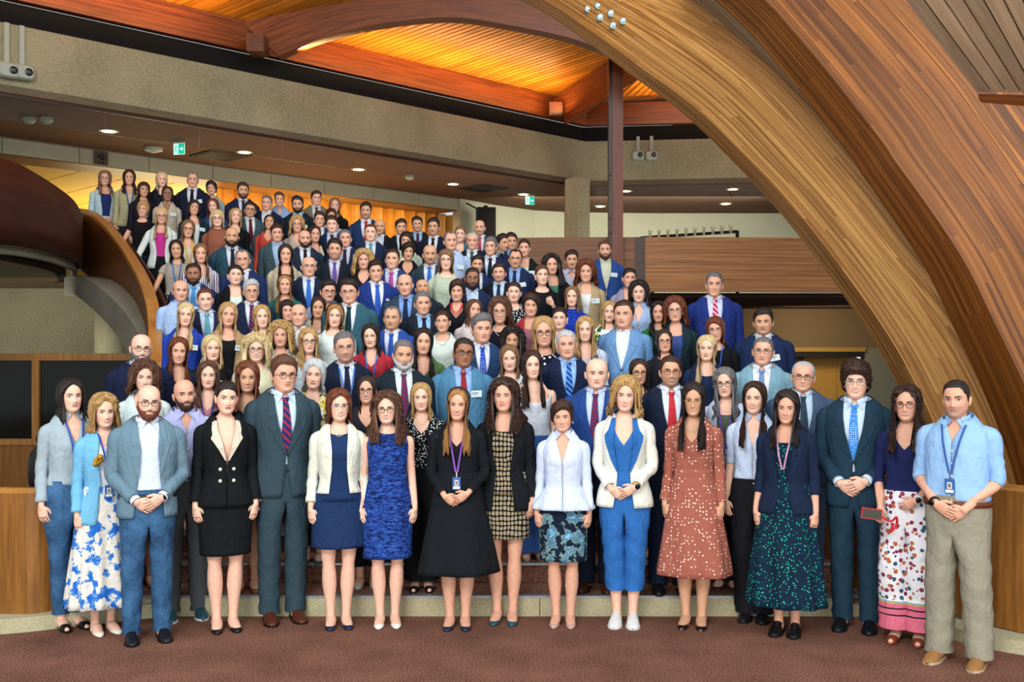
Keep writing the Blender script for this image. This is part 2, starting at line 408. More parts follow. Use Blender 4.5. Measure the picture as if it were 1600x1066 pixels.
# kerb at the foot, left and right
def kerb(name, pts, wdt, z0, z1, mat=None):
    m = MB()
    pts = crom([(p[0], p[1], 0) for p in pts], 5); t = np.gradient(pts, axis=0); t /= np.linalg.norm(t, axis=1)[:, None]; nrm = np.stack([-t[:, 1], t[:, 0], 0*t[:, 0]], 1)
    A, B = pts, pts+nrm*wdt; n = len(A)
    za = np.linspace(z1, z1, n)
    V = [(*A[i][:2], z0) for i in range(n)]+[(*A[i][:2], za[i]) for i in range(n)]+[(*B[i][:2], za[i]) for i in range(n)]+[(*B[i][:2], z0) for i in range(n)]
    F = []
    for q in range(3): F += [(q*n+i, q*n+i+1, (q+1)*n+i+1, (q+1)*n+i) for i in range(n-1)]
    F += [(0, n, 2*n, 3*n), (n-1, 4*n-1, 3*n-1, 2*n-1)]
    m.add(V, F); return m.build(name, mat or STONE)
kl = kerb('trim_1', [(-5.2, 6.75), (-4.3, 6.95), (-3.45, 7.13), (-2.95, 7.38), (-2.45, 7.60), (-2.0, 7.622)], .5, 0, .10); struct(kl)
kr = kerb('trim_2', [(2.40, 7.61), (2.62, 7.56), (2.82, 7.25), (2.95, 6.95), (3.25, 6.62), (4.3, 6.0)], .24, 0, .085); struct(kr)
# curved wooden panels at the foot of the stair
def ribbon(pts, zb, zt, th, sub=6, uvscale=1.0):
    """vertical panel along plan points; zb, zt per point"""
    Q = crom(np.column_stack([np.asarray(pts, float), zb, zt]), sub)
    L = np.concatenate([[0], np.cumsum(np.linalg.norm(np.diff(Q[:, :2], axis=0), axis=1))])
    rows = 4; G = np.zeros((rows, len(Q), 3)); UVg = np.zeros((rows, len(Q), 2))
    for i in range(rows):
        f = i/(rows-1); G[i] = np.stack([Q[:, 0], Q[:, 1], Q[:, 2]*(1-f)+Q[:, 3]*f], 1); UVg[i] = np.stack([L*uvscale, G[i][:, 2]], 1)
    V, F, uv = solid_grid(G, th, uv=UVg); return V, F, uv, Q
def panel(label, pts, zb, zt, th, mat, railmat, railh=.035, railw=.05, name='stair_balustrade', cat='balustrade', parent=None, obj_=True, uvs=1.0):
    V, F, uv, Q = ribbon(pts, zb, zt, th, uvscale=uvs)
    root = empty(name, (0, 0, 0)) if parent is None else parent
    if parent is None: tag(root, label, cat)
    mesh('panel', V, F, mat, root, uv=uv, smooth=False)
    top = np.stack([Q[:, 0], Q[:, 1], Q[:, 3]+railh/2], 1); t = np.gradient(top, axis=0); t /= np.linalg.norm(t[:, :2], axis=1)[:, None]; nr = np.stack([-t[:, 1], t[:, 0], 0*t[:, 0]], 1)
    G = np.stack([top+nr*a-np.array([0, 0, b]) for a, b in ((-railw*.6, railh/2), (-railw*.6, -railh/2), (railw*.8, -railh/2), (railw*.8, railh/2))])
    n = len(top); V = G.reshape(-1, 3); F = [((i % 4)*n+j, (i % 4)*n+j+1, ((i+1) % 4)*n+j+1, ((i+1) % 4)*n+j) for i in range(4) for j in range(n-1)]+[(0, n, 2*n, 3*n), (n-1, 4*n-1, 3*n-1, 2*n-1)]
    L = np.linspace(0, 3, n); mesh('handrail', V, F, railmat, root, uv=np.array([(L[j], i*.03) for i in range(4) for j in range(n)]), smooth=False)
    return root
RAILM = woodmat('rail_oak', '8a5a24', 'b88444', (3, 20, 1), rough=.3)
panel('curved wooden balustrade end panel at the left foot of the stairs', [(-5.6, 7.45), (-4.2, 7.40), (-3.5, 7.33), (-3.28, 7.36), (-3.22, 7.6), (-3.3, 8.4)], [.1]*6, [.93]*6, -.05, WOODRAILV, RAILM, name='end_panel')
panel('curved wooden balustrade end panel behind the man in khaki trousers on the right', [(2.42, 8.6), (2.58, 7.95), (2.85, 7.55), (3.1, 7.22), (3.35, 6.85), (3.9, 6.2), (4.6, 5.6)], [.15, .15, .13, .11, .09, .09, .09], [1.0]*7, -.05, WOODRAILV, RAILM, name='end_panel')
# the curved left balustrade of the upper flight
bpx = [(112, 330, 408, 16.3), (122, 331, 414, 15.9), (140, 335, 428, 15.5), (165, 355, 452, 14.9), (190, 385, 482, 14.0), (212, 420, 515, 12.95), (225, 445, 545, 12.2), (235, 475, 590, 11.4), (240, 505, 640, 10.8), (241, 535, 700, 10.3), (240, 575, 760, 9.7)]
pts = [(U(a, 0, d)[0], d) for a, b, c, d in bpx]; zt_ = [U(a, b, d)[2] for a, b, c, d in bpx]; zb_ = [U(a, c, d)[2] for a, b, c, d in bpx]
bal = panel('curved wooden stair balustrade with handrail sweeping up the left of the crowd', pts, zb_, zt_, -.06, WOODRAIL, RAILM, railh=.05, railw=.09)
# inner face board seen beyond the handrail (darker inside lining)
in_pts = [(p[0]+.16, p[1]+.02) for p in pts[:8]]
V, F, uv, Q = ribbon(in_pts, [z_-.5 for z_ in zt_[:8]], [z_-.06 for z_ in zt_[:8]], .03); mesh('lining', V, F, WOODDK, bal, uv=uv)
wy = np.array([9.9, 10.8, 11.4, 12.2, 12.95, 14.0, 14.9, 15.9, 17.5]); V, F, uv, Q = ribbon([(sx_left(y_)+.30, y_) for y_ in wy], [0]*9, [max(.3, (y_-Y0)*.331-.15) for y_ in wy], .05); struct(mesh('wall_stair', V, F, CONC, uv=uv))
# concrete stringer under the flight
spx = [(100, 430, 462, 15.4), (113, 431, 459, 15.0), (139, 438, 478, 14.0), (173, 465, 512, 12.6), (201, 496, 553, 11.6), (218, 525, 585, 10.9), (232, 560, 640, 10.2), (240, 620, 720, 9.6)]
Vs = []
ps = crom(np.array([[*U(a, b, d)[:2], U(a, c, d)[2], U(a, b, d)[2]] for a, b, c, d in spx]), 5)
m = MB(); n = len(ps)
V = [(p[0], p[1], p[2]) for p in ps]+[(p[0], p[1], p[3]) for p in ps]+[(p[0]+.55, p[1]+.35, p[3]) for p in ps]+[(p[0]+.55, p[1]+.35, p[2]) for p in ps]
F = [((q % 4)*n+i, (q % 4)*n+i+1, ((q+1) % 4)*n+i+1, ((q+1) % 4)*n+i) for q in range(4) for i in range(n-1)]+[(0, n, 2*n, 3*n), (n-1, 4*n-1, 3*n-1, 2*n-1)]
m.add(V, F); struct(m.build('trim_3', CONCD, smooth=False))
# dark veneered gallery drum, upper left
dp = [(-260, 205, 372, 8.6), (-120, 222, 376, 10.0), (0, 250, 383, 11.4), (40, 268, 388, 12.0), (80, 293, 397, 12.8), (105, 313, 406, 13.4), (118, 334, 412, 14.2), (119, 336, 420, 15.2), (112, 340, 424, 16.4)]
pts = [(U(a, 0, d)[0], d) for a, b, c, d in dp]
dr = empty('gallery_drum', (0, 0, 0)); tag(dr, 'curved dark-veneered gallery balcony at the upper left', 'balcony')
V, F, uv, Q = ribbon(pts, [U(a, c, d)[2] for a, b, c, d in dp], [U(a, b, d)[2] for a, b, c, d in dp], -.08)
mesh('parapet', V, F, WOODDK, dr, uv=uv)
# stone edge band and slatted underside
zb3 = float(np.mean([U(a, c, d)[2] for a, b, c, d in dp]))
V, F, uv, Q2 = ribbon([(p[0]-.05, p[1]) for p in pts], [q-.10 for q in Q[::6, 2]][:9], [q-.002 for q in Q[::6, 2]][:9], -.05); mesh('edge_band', V, F, CONCD, dr, uv=uv)
zs_ = zb3-.10
m = MB(); poly = [(p[0]-.15, p[1]) for p in Q[:, :2]]+[(-5.9, 17.55), (-17, 17.55), (-17, 7)]
m.prism(poly, zs_+.03, zs_+.10); m.build('underside', DARK, dr)
sl = MB()
for i in range(44):
    y_ = 9.2+i*.20
    xe = float(np.interp(y_, Q[:, 1], Q[:, 0]))-.30 if y_ < 16.4 else -6.2
    sl.box(-14, xe, y_, y_+.15, zs_-.0, zs_+.03)
o_ = sl.build('slat', woodmat('soffit_slats', '3c2818', '5a4028', (1, 20, 1)), dr); o_['kind'] = 'stuff'
# lower left back wall (rough concrete) and glazed booth
w_ = MB(); w_.box(-16, -3.6, 17.6, 18.0, 0, 3.05); struct(w_.build('wall_left', CONC))
bt = empty('glazed_booth', (-6, 13.5, 0)); tag(bt, 'wood-framed dark glass booth behind the women at the left edge', 'booth')
bw = woodmat('booth_frame', '7a5222', 'a8783a', (20, 1.5, 1))
bwp = woodmat('booth_panel', '5e3a14', '8a5c26', (24, 1.2, 1))
m = MB(); m.box(-6, 1.55, -.03, .05, 1.78, 1.87); m.build('top_rail', bw, bt)
m = MB(); m.box(-6, 1.55, -.03, .05, .70, .78); m.build('sill', bw, bt)
for xx in (-4.6, -2.35, -.08, 1.45):
    m = MB(); m.box(xx-.045, xx+.045, -.035, .06, .78, 1.78); m.build('post', bw, bt)
m = MB(); m.box(-6, 1.55, .0, .05, 0, .70); m.build('panel', bwp, bt)
for a, b in ((-4.55, -2.4), (-2.3, -.13), (-.03, 1.40)):
    m = MB(); m.box(a, b, .01, .02, .78, 1.78); m.build('pane', plain('dark_glass', '101410', .08), bt)
m = MB(); m.box(-6, 1.5, .9, 1.0, 0, 1.75); m.build('back_panel', plain('booth_dark', '1c1c16', .8), bt)
# ---- concrete beam round the atrium
BA, BC, BE = np.array([-7.3, 15.0]), np.array([1.65, 23.7]), np.array([10.0, 22.7])
dv = (BC-BA)/np.linalg.norm(BC-BA); nb = np.array([-dv[1], dv[0]])   # outward from the atrium
BA0 = BA-dv*4.5
de = (BE-BC)/np.linalg.norm(BE-BC); ne = np.array([-de[1], de[0]])
def offs(a, o): return a+nb*o
mid = (nb+ne)/2
def band(o0, o1, z0, z1, name, mat, kind=True, parent=None):
    k0 = BC+(nb+ne)*o0/(1+float(nb@ne)); k1 = BC+(nb+ne)*o1/(1+float(nb@ne))
    m = MB(); m.prism([BA0+nb*o0, k0, k0*0+k1, BA0+nb*o1], z0, z1); m.prism([k0, BE+ne*o0, BE+ne*o1, k1], z0, z1)
    o = m.build(name, mat, parent); 
    if kind: struct(o)
    return o
band(0, .5, 5.60, 6.58, 'wall_back', CONC)
band(.14, .6, 6.58, 6.93, 'trim_4', DARK)  # recessed band coloured black for the shade in the gap
band(.02, .05, 5.535, 5.60, 'trim_5', plain('glass_rail', '2c1810', .4))
# hanging glass smoke screens below the beam
gs = empty('smoke_screen', (0, 0, 0)); tag(gs, 'row of clear glass panes hanging under the concrete beam', 'glass screen')
Lb = np.linalg.norm(BC-BA)
for i in range(8):
    a = BA+dv*(i*Lb/8+.01); b = BA+dv*((i+1)*Lb/8-.01); m = MB(); m.prism([a+nb*.03, b+nb*.03, b+nb*.042, a+nb*.042], 5.20, 5.54); m.build('pane', glassmat(.35), gs)
for i in range(4):
    a = BC+de*(i*1.6+.01); b = BC+de*((i+1)*1.6-.01); m = MB(); m.prism([a+ne*.03, b+ne*.03, b+ne*.042, a+ne*.042], 5.20, 5.54); m.build('pane', glassmat(.35), gs)
# soffit behind the beam, second fascia, second soffit
FA, FB = np.array([-8.8, 18.2]), np.array([-1.25, 25.8])
fdv = (FB-FA)/np.linalg.norm(FB-FA); fn = np.array([-fdv[1], fdv[0]]); FA0 = FA-fdv*4
m = MB(); m.prism([tuple(BA0), tuple(BC), tuple(BE), (10, 31), (-1.2, 31), (-1.25, 25.8), tuple(FA0)], 5.585, 5.7); struct(m.build('ceiling_gallery', SOFF))
fz = empty('fascia', (0, 0, 0)); fz['kind'] = 'structure'
Lf = np.linalg.norm(FB-FA0); nF = 11
for i in range(nF):
    a = FA0+fdv*(i*Lf/nF+.008); b = FA0+fdv*((i+1)*Lf/nF-.008); m = MB(); m.prism([a, b, b+fn*.08, a+fn*.08], 5.30, 5.565); m.build('panel', concrete('fascia_board', '90907c', 'b0b09a', 60), fz)
m = MB(); m.prism([FA0-fn*.02, FB-fn*.02, FB+fn*.1, FA0+fn*.1], 5.565, 5.60); m.build('edge_strip', plain('grey_strip', '77786e', .6), fz)
m = MB(); m.prism([FA0+fn*.02, FB+fn*.02, FB+fn*.9, FA0+fn*.9], 5.30, 5.34); m.build('underside', plain('tan_soffit', '8a6238', .45), fz)
# yellow foyer ceiling of long panels
YEL = plain('yellow_panel', 'd8b050', .6)
fc = empty('ceiling_foyer', (0, 0, 0)); fc['kind'] = 'structure'
for i in range(15):
    a = FA0+fn*.9+fdv*(i*.98-1.0); b = a+fdv*.95; m = MB(); m.prism([a, b, b+fn*15, a+fn*15], 5.34+.0, 5.40); m.build('panel', YEL, fc)
m = MB(); a = FA0+fn*.7-fdv*3; b = a+fdv*18; m.prism([a, b, b+fn*16, a+fn*16], 5.42, 5.5); m.build('backing', plain('brown_gap', '4a3210', .8), fc)
m = MB(); a = FA0+fn*.9-fdv*1; b = a+fdv*5.2; m.prism([a, b, b+fn*1.6, a+fn*1.6], 5.06, 5.34); m.build('dropped_box', YEL, fc)
struct(MB().box(-24, -2, 35.5, 36, 2.9, 5.6).build('wall_foyer', plain('yellow_wall', 'c8a040', .7)))
# wall of vertical wooden fins
fw_ = empty('fin_wall', (0, 0, 0)); tag(fw_, 'wall of upright orange-lit wooden fins behind the top rows', 'wall panelling')
W0 = np.array([-6.16, 22.1]); FIN = woodmat('fin_wood', 'a8641c', 'd89a3c', (14, .9, 1))
for i in range(20):
    a = W0+fdv*(i*.335); sk = (-1)**i*.0
    m = MB(); c0 = a; c1 = a+fdv*.20+fn*(.22 if i % 2 else .16); m.prism([c0, c1, c1+fn*.05, c0+fn*.05], 2.9, 5.33); c2 = a+fdv*.30+fn*0; m.prism([c1, c2+fdv*.03, c2+fdv*.03+fn*.05, c1+fn*.05], 2.9, 5.33); m.build('fin', FIN, fw_)
for i, (a_, b_, zz) in enumerate(((-6.75, 21.9, 4.6), (-7.2, 22.3, 4.35))):
    m = MB(); m.prism([(a_, b_), (a_+.35, b_+.1), (a_+.35, b_+.6), (a_, b_+.5)], 2.9, zz); m.build('fin', FIN, fw_)
# pale wall right of the foyer, pillar, loudspeaker
m = MB()
wp = [(-1.26, 25.7), (-.4, 26.9), (.6, 27.9), (1.6, 28.3), (4, 28.5), (12, 28.5)]
for a, b in zip(wp[:-1], wp[1:]): m.prism([a, b, (b[0]-.1, b[1]+.3), (a[0]-.2, a[1]+.3)], 2.9, 5.6)
struct(m.build('wall_gallery', WHITEW))
pw_ = U(902, 0, 22.9)[0]
m = MB(); m.prism([(pw_-.26, 22.8), (pw_+.0, 22.6), (pw_+.26, 22.75), (pw_+.26, 23.3), (pw_-.26, 23.3)], 2.9, 5.6); struct(m.build('trim_6', CONC))
# wooden parapet of the right gallery
pr = empty('gallery_parapet', (0, 0, 0)); tag(pr, 'horizontal-boarded wooden gallery parapet behind the right of the crowd', 'parapet')
def parseg(x0, x1, mat, nm, dz=0, dy=0):
    n = 7; xs = np.linspace(x0, x1, n); ys = 18.75+.018*(xs-2.5)**2+dy
    V, F, uv, Q = ribbon(np.column_stack([xs, ys]), [2.94-dz]*n, [3.90+dz]*n, -.12, sub=3); return mesh(nm, V, F, mat, pr, uv=uv, smooth=False)
parseg(-.9, 2.18, woodmat('parapet_boards_l', '4c2c14', '96643a', (.55, 38, 1), rough=.5), 'panel'); parseg(2.34, 7.6, WOODPAR, 'panel')
parseg(2.17, 2.35, woodmat('parapet_post', '2c1c14', '4c3224', (3, 20, 1)), 'joint_post', dy=-.01)
struct(MB().prism([(-.9, 18.95), (7.8, 19.3), (7.8, 24.4), (1.2, 24.4)], 2.90, 2.938).build('ceiling_lower', woodmat('lower_soffit', '2a1a0c', '44301a', (1, 14, 1), coord='Object')))
struct(MB().box(1.0, 13, 24.4, 24.7, 1.95, 2.95).build('wall_right', plain('brown_lobby_wall', '6a5840', .7)))
struct(MB().box(8.15, 12, 24.4, 24.7, 0, 1.95).build('wall_right_2', plain('grey_lobby_wall', '75776a', .8)))
struct(MB().box(1.0, 8.15, 24.32, 24.42, 1.86, 1.96).build('trim_7', plain('lintel_yellow', '9c7a38', .6)))
struct(MB().box(1.0, 8.12, 24.36, 24.5, 1.74, 1.86).build('trim_8', plain('lintel_dark', '120e0a', .6)))
d_ = empty('door_1', (7.3, 24.9, 0)); d_['kind'] = 'structure'
MB().box(-.50, .35, 0, .05, 0, 1.74).build('leaf', plain('door_yellow', 'b88c3c', .5), d_)
MB().box(.36, .82, .0, .05, 0, 1.74).build('leaf', plain('door_yellow', 'b88c3c', .5), d_)
MB().box(-1.1, -.52, -.4, -.3, 0, 1.74).build('frame', plain('door_dark', '2a1c10', .5), d_)
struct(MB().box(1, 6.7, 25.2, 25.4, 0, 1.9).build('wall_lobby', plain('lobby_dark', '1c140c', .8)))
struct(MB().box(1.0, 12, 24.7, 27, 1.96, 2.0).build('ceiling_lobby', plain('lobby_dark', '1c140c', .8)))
# post in front of the gallery
pc = empty('timber_post', (U(961, 0, 18.5)[0], 18.45, 2.94)); tag(pc, 'slender dark timber post rising from the gallery parapet to the roof', 'post')
MB().box(-.06, .125, -.11, .11, 0, 4.3).build('shaft', woodmat('post_wood', '4a1c0c', '84401e', (30, 1, 1)), pc); MB().box(-.125, -.062, -.10, .10, 0, 4.3).build('side_plate', woodmat('post_dark', '22120a', '3c2416', (30, 1, 1)), pc)
for zz in (1.0, 1.25, 2.0):
    m = MB(); m.tube([(-.094, -.115, zz), (-.094, -.098, zz)], .018, 8); m.build('bolt', plain('dark_bolt', '16120f', .4, .6), pc)
# ---- roof: slatted panels, edge beams, arches
rf = empty('ceiling_roof', (0, 0, 0)); rf['kind'] = 'structure'
SLM = [woodmat('roof_slat', '9c5a14', 'd08a2c', (.8, 30, 1), tone=t) for t in (.8, 1.0, 1.15)]
def slat_panel(o, e, p, slope, z0, s0, s1, vdir, L, pitch=.135, wd=.103):
    """slats laid on the plane through the edge line o+e*s, rising by slope along p"""
    mbs = MB(); vdir = np.array(vdir)/np.linalg.norm(vdir); n = int((s1-s0)/pitch*abs(float(np.dot(vdir, p))))
    sp_ = (s1-s0)/n; rr = np.random.default_rng(3)
    for i in range(n):
        a = o+e*(s0+i*sp_); wx = wd/abs(float(np.dot(vdir, p)))
        segs = np.cumsum(np.concatenate([[0], rr.uniform(1.2, 3.4, 8)])); segs = segs[segs < L].tolist()+[L]
        for q0, q1 in zip(segs[:-1], segs[1:]):
            P4 = [a+vdir*q0, a+e*wx+vdir*q0, a+e*wx+vdir*(q1-.006), a+vdir*(q1-.006)]
            zz = [z0+slope*float(np.dot(x_-o, p)) for x_ in P4]
            V = [(x_[0], x_[1], z_) for x_, z_ in zip(P4, zz)]+[(x_[0], x_[1], z_+.03) for x_, z_ in zip(P4, zz)]
            mbs.add(V, BOXF, uv=[(q0, i*.37), (q0, i*.37+wd), (q1, i*.37+wd), (q1, i*.37)]*2, mi=int(rr.integers(0, 3)))
    o_ = mbs.build('slat', SLM, rf); o_['kind'] = 'stuff'
    m = MB(); P4 = [o+e*(s0-.5), o+e*(s1+.5), o+e*(s1+.5)+p*11, o+e*(s0-.5)+p*11]; zz = [z0+slope*float(np.dot(x_-o, p))+.05 for x_ in P4]
    m.add([(x_[0], x_[1], z_) for x_, z_ in zip(P4, zz)]+[(x_[0], x_[1], z_+.1) for x_, z_ in zip(P4, zz)], BOXF); m.build('backing', plain('roof_backing', '1a0e06', .9), rf)
N2 = np.array([.98, 23.05]); 
slat_panel(N2, dv, -nb, .20, 7.42, -16, 5.5, (.9, -.43), 11)
slat_panel(np.array([1.3, 23.2]), de, -ne, .30, 7.45, -1.5, 10, (.42, -.9), 9)
band(-.05, .12, 6.93, 7.42, 'trim_9', WOODR)
def archbeam(name, label, pts, dfn, width, th, mat, lam=0, cat='arch', mats=None, exw=None):
    """curved box beam: pts are the lower edge, width measured upwards-outwards; real distance dfn(px)"""
    low = crom([(p[0], p[1], 0) for p in pts], 6)[:, :2]
    if exw is not None: upp = crom([(p[0], p[1], 0) for p in exw], 6)[:, :2]
    A = np.array([U(q[0], q[1], dfn(q[0])) for q in low]); B = np.array([U(q[0], q[1], dfn(q[0])) for q in upp])
    n = len(A); A2 = A; f = np.linspace(0, len(B)-1, n); B = np.array([np.interp(f, range(len(B)), B[:, i]) for i in range(3)]).T
    root = empty(name, (0, 0, 0)); tag(root, label, cat)
    # outward (depth) direction of the plane of the arch
    h = (A[-1]-A[0]); nd = np.array([-h[1], h[0], 0]); nd = np.array([0, 1.0, 0])
    L = np.concatenate([[0], np.cumsum(np.linalg.norm(np.diff(A, axis=0), axis=1))]); tot = np.linalg.norm(B-A, axis=1)
    rr = np.random.default_rng(5)
    K = lam or 1
    for k in range(K):
        f0, f1 = k/K, (k+1)/K-(.0012 if lam else 0); pr_ = rr.uniform(-.003, .003) if lam else 0
        a = A+(B-A)*f0; b = A+(B-A)*f1
        G = np.stack([a-nd*pr_, b-nd*pr_, b+nd*th, a+nd*th]); V = G.reshape(-1, 3)
        F = [((q % 4)*n+i, (q % 4)*n+i+1, ((q+1) % 4)*n+i+1, ((q+1) % 4)*n+i) for q in range(4) for i in range(n-1)]+[(0, n, 2*n, 3*n), (n-1, 4*n-1, 3*n-1, 2*n-1)]
        o_ = rr.uniform(0, 20)
        uv = np.concatenate([np.stack([L+o_, tot*f0+o_], 1), np.stack([L+o_, tot*f1+o_], 1), np.stack([L+o_, tot*f1+th+o_], 1), np.stack([L+o_, tot*f0-th+o_], 1)])
        mm = mats[int(rr.integers(0, len(mats)))] if mats else mat
        mesh('lamella' if lam else 'beam', V, F, mm, root, uv=uv, smooth=False)
    return root, nd
LIGHTW = [archwood('arch_lamella', '8a6030', 'c2985c', t) for t in (.9, 1.0, 1.12)]
BW = [archwood('arch_lamella_b', '683c10', 'aa6c28', t) for t in (.72, .88, 1.0)]
dA = lambda x: 1/np.interp(x, [780, 900, 1500, 1750], [1/12.6, 1/12.0, 1/8.7, 1/7.9]); dB = lambda x: 1/np.interp(x, [1000, 1200, 1600, 1900], [1/9.2, 1/8.6, 1/7.5, 1/6.9])
arA, ndA = archbeam('timber_arch', 'huge laminated timber arch with bolts, left of the two in the right foreground',
    [(760, -42), (850, 0), (925, 50), (1000, 105), (1060, 148), (1110, 190), (1160, 240), (1215, 297), (1270, 362), (1330, 440), (1385, 520), (1425, 590), (1460, 665), (1490, 760), (1512, 850), (1525, 935)], dA, 0, .45, None, 18, mats=LIGHTW,
    exw=[(940, -120), (1040, -50), (1112, 0), (1190, 62), (1268, 130), (1345, 212), (1420, 305), (1490, 405), (1545, 500), (1595, 600), (1635, 700), (1665, 800), (1685, 900), (1695, 960)])
arB, ndB = archbeam('timber_arch', 'huge laminated timber arch nearest the right edge of the frame',
    [(1060, -130), (1130, -60), (1200, 5), (1225, 32), (1295, 115), (1375, 217), (1400, 254), (1452, 326), (1508, 412), (1551, 499), (1600, 602), (1640, 700), (1670, 800), (1690, 900), (1700, 1000)], dB, 0, .72, None, 18, mats=BW,
    exw=[(1260, -260), (1340, -190), (1420, -120), (1500, -40), (1590, 60), (1670, 170), (1740, 290), (1800, 420), (1850, 560), (1890, 720), (1910, 860), (1920, 1000)])
# bolts on the joint of the left arch
for bx, by in ((900, 4), (917, -2), (919, 15), (935, 10), (938, 28), (955, 22), (958, 41), (974, 34)):
    c = U(bx, by, dA(bx))-ndA*.015; m = MB(); m.tube([c+ndA*.03, c, c-ndA*.012], [.045, .045, .036], 12); m.tube([c-ndA*.012, c-ndA*.03], .02, 6)
    m.build('bolt', plain('steel_bolt', '8c9a9c', .35, .7), arA)
# grey slats between the two arches
gsl = empty('slat_ceiling', (0, 0, 0)); tag(gsl, 'grey slatted roof strip between the two timber arches', 'slats')
GRY = [woodmat('grey_slat', '7a6a52', 'a8967a', (.6, 20, 1), tone=t, rough=.7) for t in (.8, 1, 1.15)]
def wp_(L, dfn, off): return np.array([U(q[0], q[1], dfn(q[0]))+[0, off, 0] for q in crom([(p[0], p[1], 0) for p in L], 3)[:, :2]])
LA = wp_([(1040, -50), (1112, 0), (1190, 62), (1268, 130), (1345, 212), (1420, 305), (1490, 405)], dA, .43)
LBb = wp_([(1130, -60), (1200, 5), (1260, 75), (1322, 150), (1375, 217), (1452, 326), (1508, 412)], dB, .68)
for k in range(0, 7):
    f0, f1 = k/7, (k+1)/7-.02; a = LA+(LBb-LA)*f0; b = LA+(LBb-LA)*f1; G = np.stack([a, b]); L = np.linspace(0, 5, len(a)); V, F, uv = solid_grid(G, .03, uv=np.stack([np.stack([L, 0*L+k], 1), np.stack([L, 0*L+k+.1], 1)])); mesh('slat', V, F, GRY[k % 3], gsl, uv=uv, smooth=False)
GRY2 = [woodmat('canopy_slat', 'a09078', 'd0c0a4', (.6, 20, 1), tone=t, rough=.7) for t in (.8, 1, 1.15)]
# slatted canopy, top right
cn = empty('slatted_canopy', (0, 0, 0)); tag(cn, 'canopy of wide grey-brown wooden slats at the top right corner', 'canopy')
p0 = np.array([2.66, 6.03]); dc = np.array([1, 1.58]); dc /= np.linalg.norm(dc); wc = np.array([dc[1], -dc[0]]); ec = U(1620, 107, 6.1)[:2]-p0; ec = np.array([.97, .10])
for i in range(13):
    a = p0+ec*(i*.092); b = a+ec*.078; lft = a-dc*3.2; rgt = b-dc*3.2; m = MB(); z_ = 3.395+((i*7) % 3)*.002
    m.add([(lft[0], lft[1], z_), (rgt[0], rgt[1], z_), (b[0], b[1], z_), (a[0], a[1], z_), (lft[0], lft[1], z_+.03), (rgt[0], rgt[1], z_+.03), (b[0], b[1], z_+.03), (a[0], a[1], z_+.03)], BOXF, uv=[(0, i), (0, i+.08), (3.2, i+.08), (3.2, i)]*2); m.build('slat', GRY2[(i*5) % 3], cn)
a = p0; b = p0+ec*1.25; m = MB(); m.prism([tuple(a-dc*3.2), tuple(b-dc*3.2), tuple(b+dc*.02), tuple(a+dc*.02)], 3.432, 3.52); m.build('backing', plain('canopy_dark', '15110d', .9), cn)
m = MB(); m.prism([tuple(a+dc*.02), tuple(b+dc*.02), tuple(b+dc*.5), tuple(a+dc*.12)], 3.36, 3.39); m.build('end_board', WOODR, cn)
m = MB(); m.tube([(3.02, 5.9, 3.30), (3.3, 5.95, 3.36)], .03, 10); m.build('pipe', METAL, cn)
# roof arches of the vault
mkA = lambda label, low, upp, dfn, th: archbeam('roof_arch', label, low, dfn, 0, th, WOODR, 0, exw=upp)
mkA('dark reddish curved roof arch spanning the top centre of the picture', [(434, 87), (500, 60), (590, 38), (700, 27), (800, 40), (900, 62), (1000, 103), (1070, 145), (1130, 190)], [(380, 37), (440, 4), (520, -30), (600, -55), (700, -70), (820, -60), (930, -20), (1040, 40), (1130, 95)], lambda x: float(np.interp(x, [380, 1130], [17.7, 16.9])), .3)
mkA('short curved roof arch rising from the beam corner left of the timber post', [(885, 192), (950, 150), (1010, 114), (1080, 90)], [(864, 156), (905, 128), (955, 88), (1010, 50)], lambda x: float(np.interp(x, [864, 1080], [22.8, 19.5])), .3)
for (px, py, d) in ((403, 70, 17.5), (868, 172, 22.6)):
    c = U(px, py, d); m = MB(); m.box(c[0]-.14, c[0]+.14, c[1]-.2, c[1]+.2, c[2]-.16, c[2]+.13); o_ = m.build('roof_bracket', woodmat('bracket', '3c1e0c', '6e3c1a', (10, 10, 1))); tag(o_, 'wooden bracket block at the %s foot of the roof arches' % ('left' if px < 500 else 'right'), 'bracket')
for q, (bx, by) in enumerate(((890, 41), (902, 46), (914, 50), (926, 55))):
    pass
# ------------------------------------------------------------ people
ZC = 1.497     # chin height on the 1.75 m figure
def THETA(N):
    u = np.arange(N)/N; return 2*PI*u-0.42*np.sin(2*PI*u)
class Prof:
    """a torso-like surface: half width W, front depth F, back depth B along z; shoulders tilt up to the nape"""
    def __init__(s, z, W, F, B, p=0.86):
        zz = np.linspace(z[0], z[-1], 160)
        def sn(a):
            q = np.interp(zz, z, a); k = np.hanning(9); k /= k.sum()
            return np.convolve(np.pad(q, 4, mode='edge'), k, 'valid')
        s.zz, s.W, s.F, s.B, s.p = zz, sn(W), sn(F), sn(B), p
    def wfb(s, z): return np.interp(z, s.zz, s.W), np.interp(z, s.zz, s.F), np.interp(z, s.zz, s.B)
    def pt(s, th, z, off=0.0):
        th, z = np.broadcast_arrays(np.asarray(th, float), np.asarray(z, float))
        W, F, B = s.wfb(z); c, sn_ = np.cos(th), np.sin(th)
        x = (W+off)*np.sign(sn_)*np.abs(sn_)**s.p
        y = np.where(c > 0, -(F+off)*np.abs(c)**s.p, (B+off)*np.abs(c)**s.p)
        tilt = 0.05*sm(z, 1.37, 1.47)
        return np.stack([x, y, z+tilt*(1-c)/2], -1)
    def front(s, x, z, off=0.0):
        W, F, B = s.wfb(z); r = np.clip(np.abs(np.asarray(x, float))/(W+off), 0, 0.999)
        c = np.sqrt(1-r**(2/s.p)); return -(F+off)*c**s.p
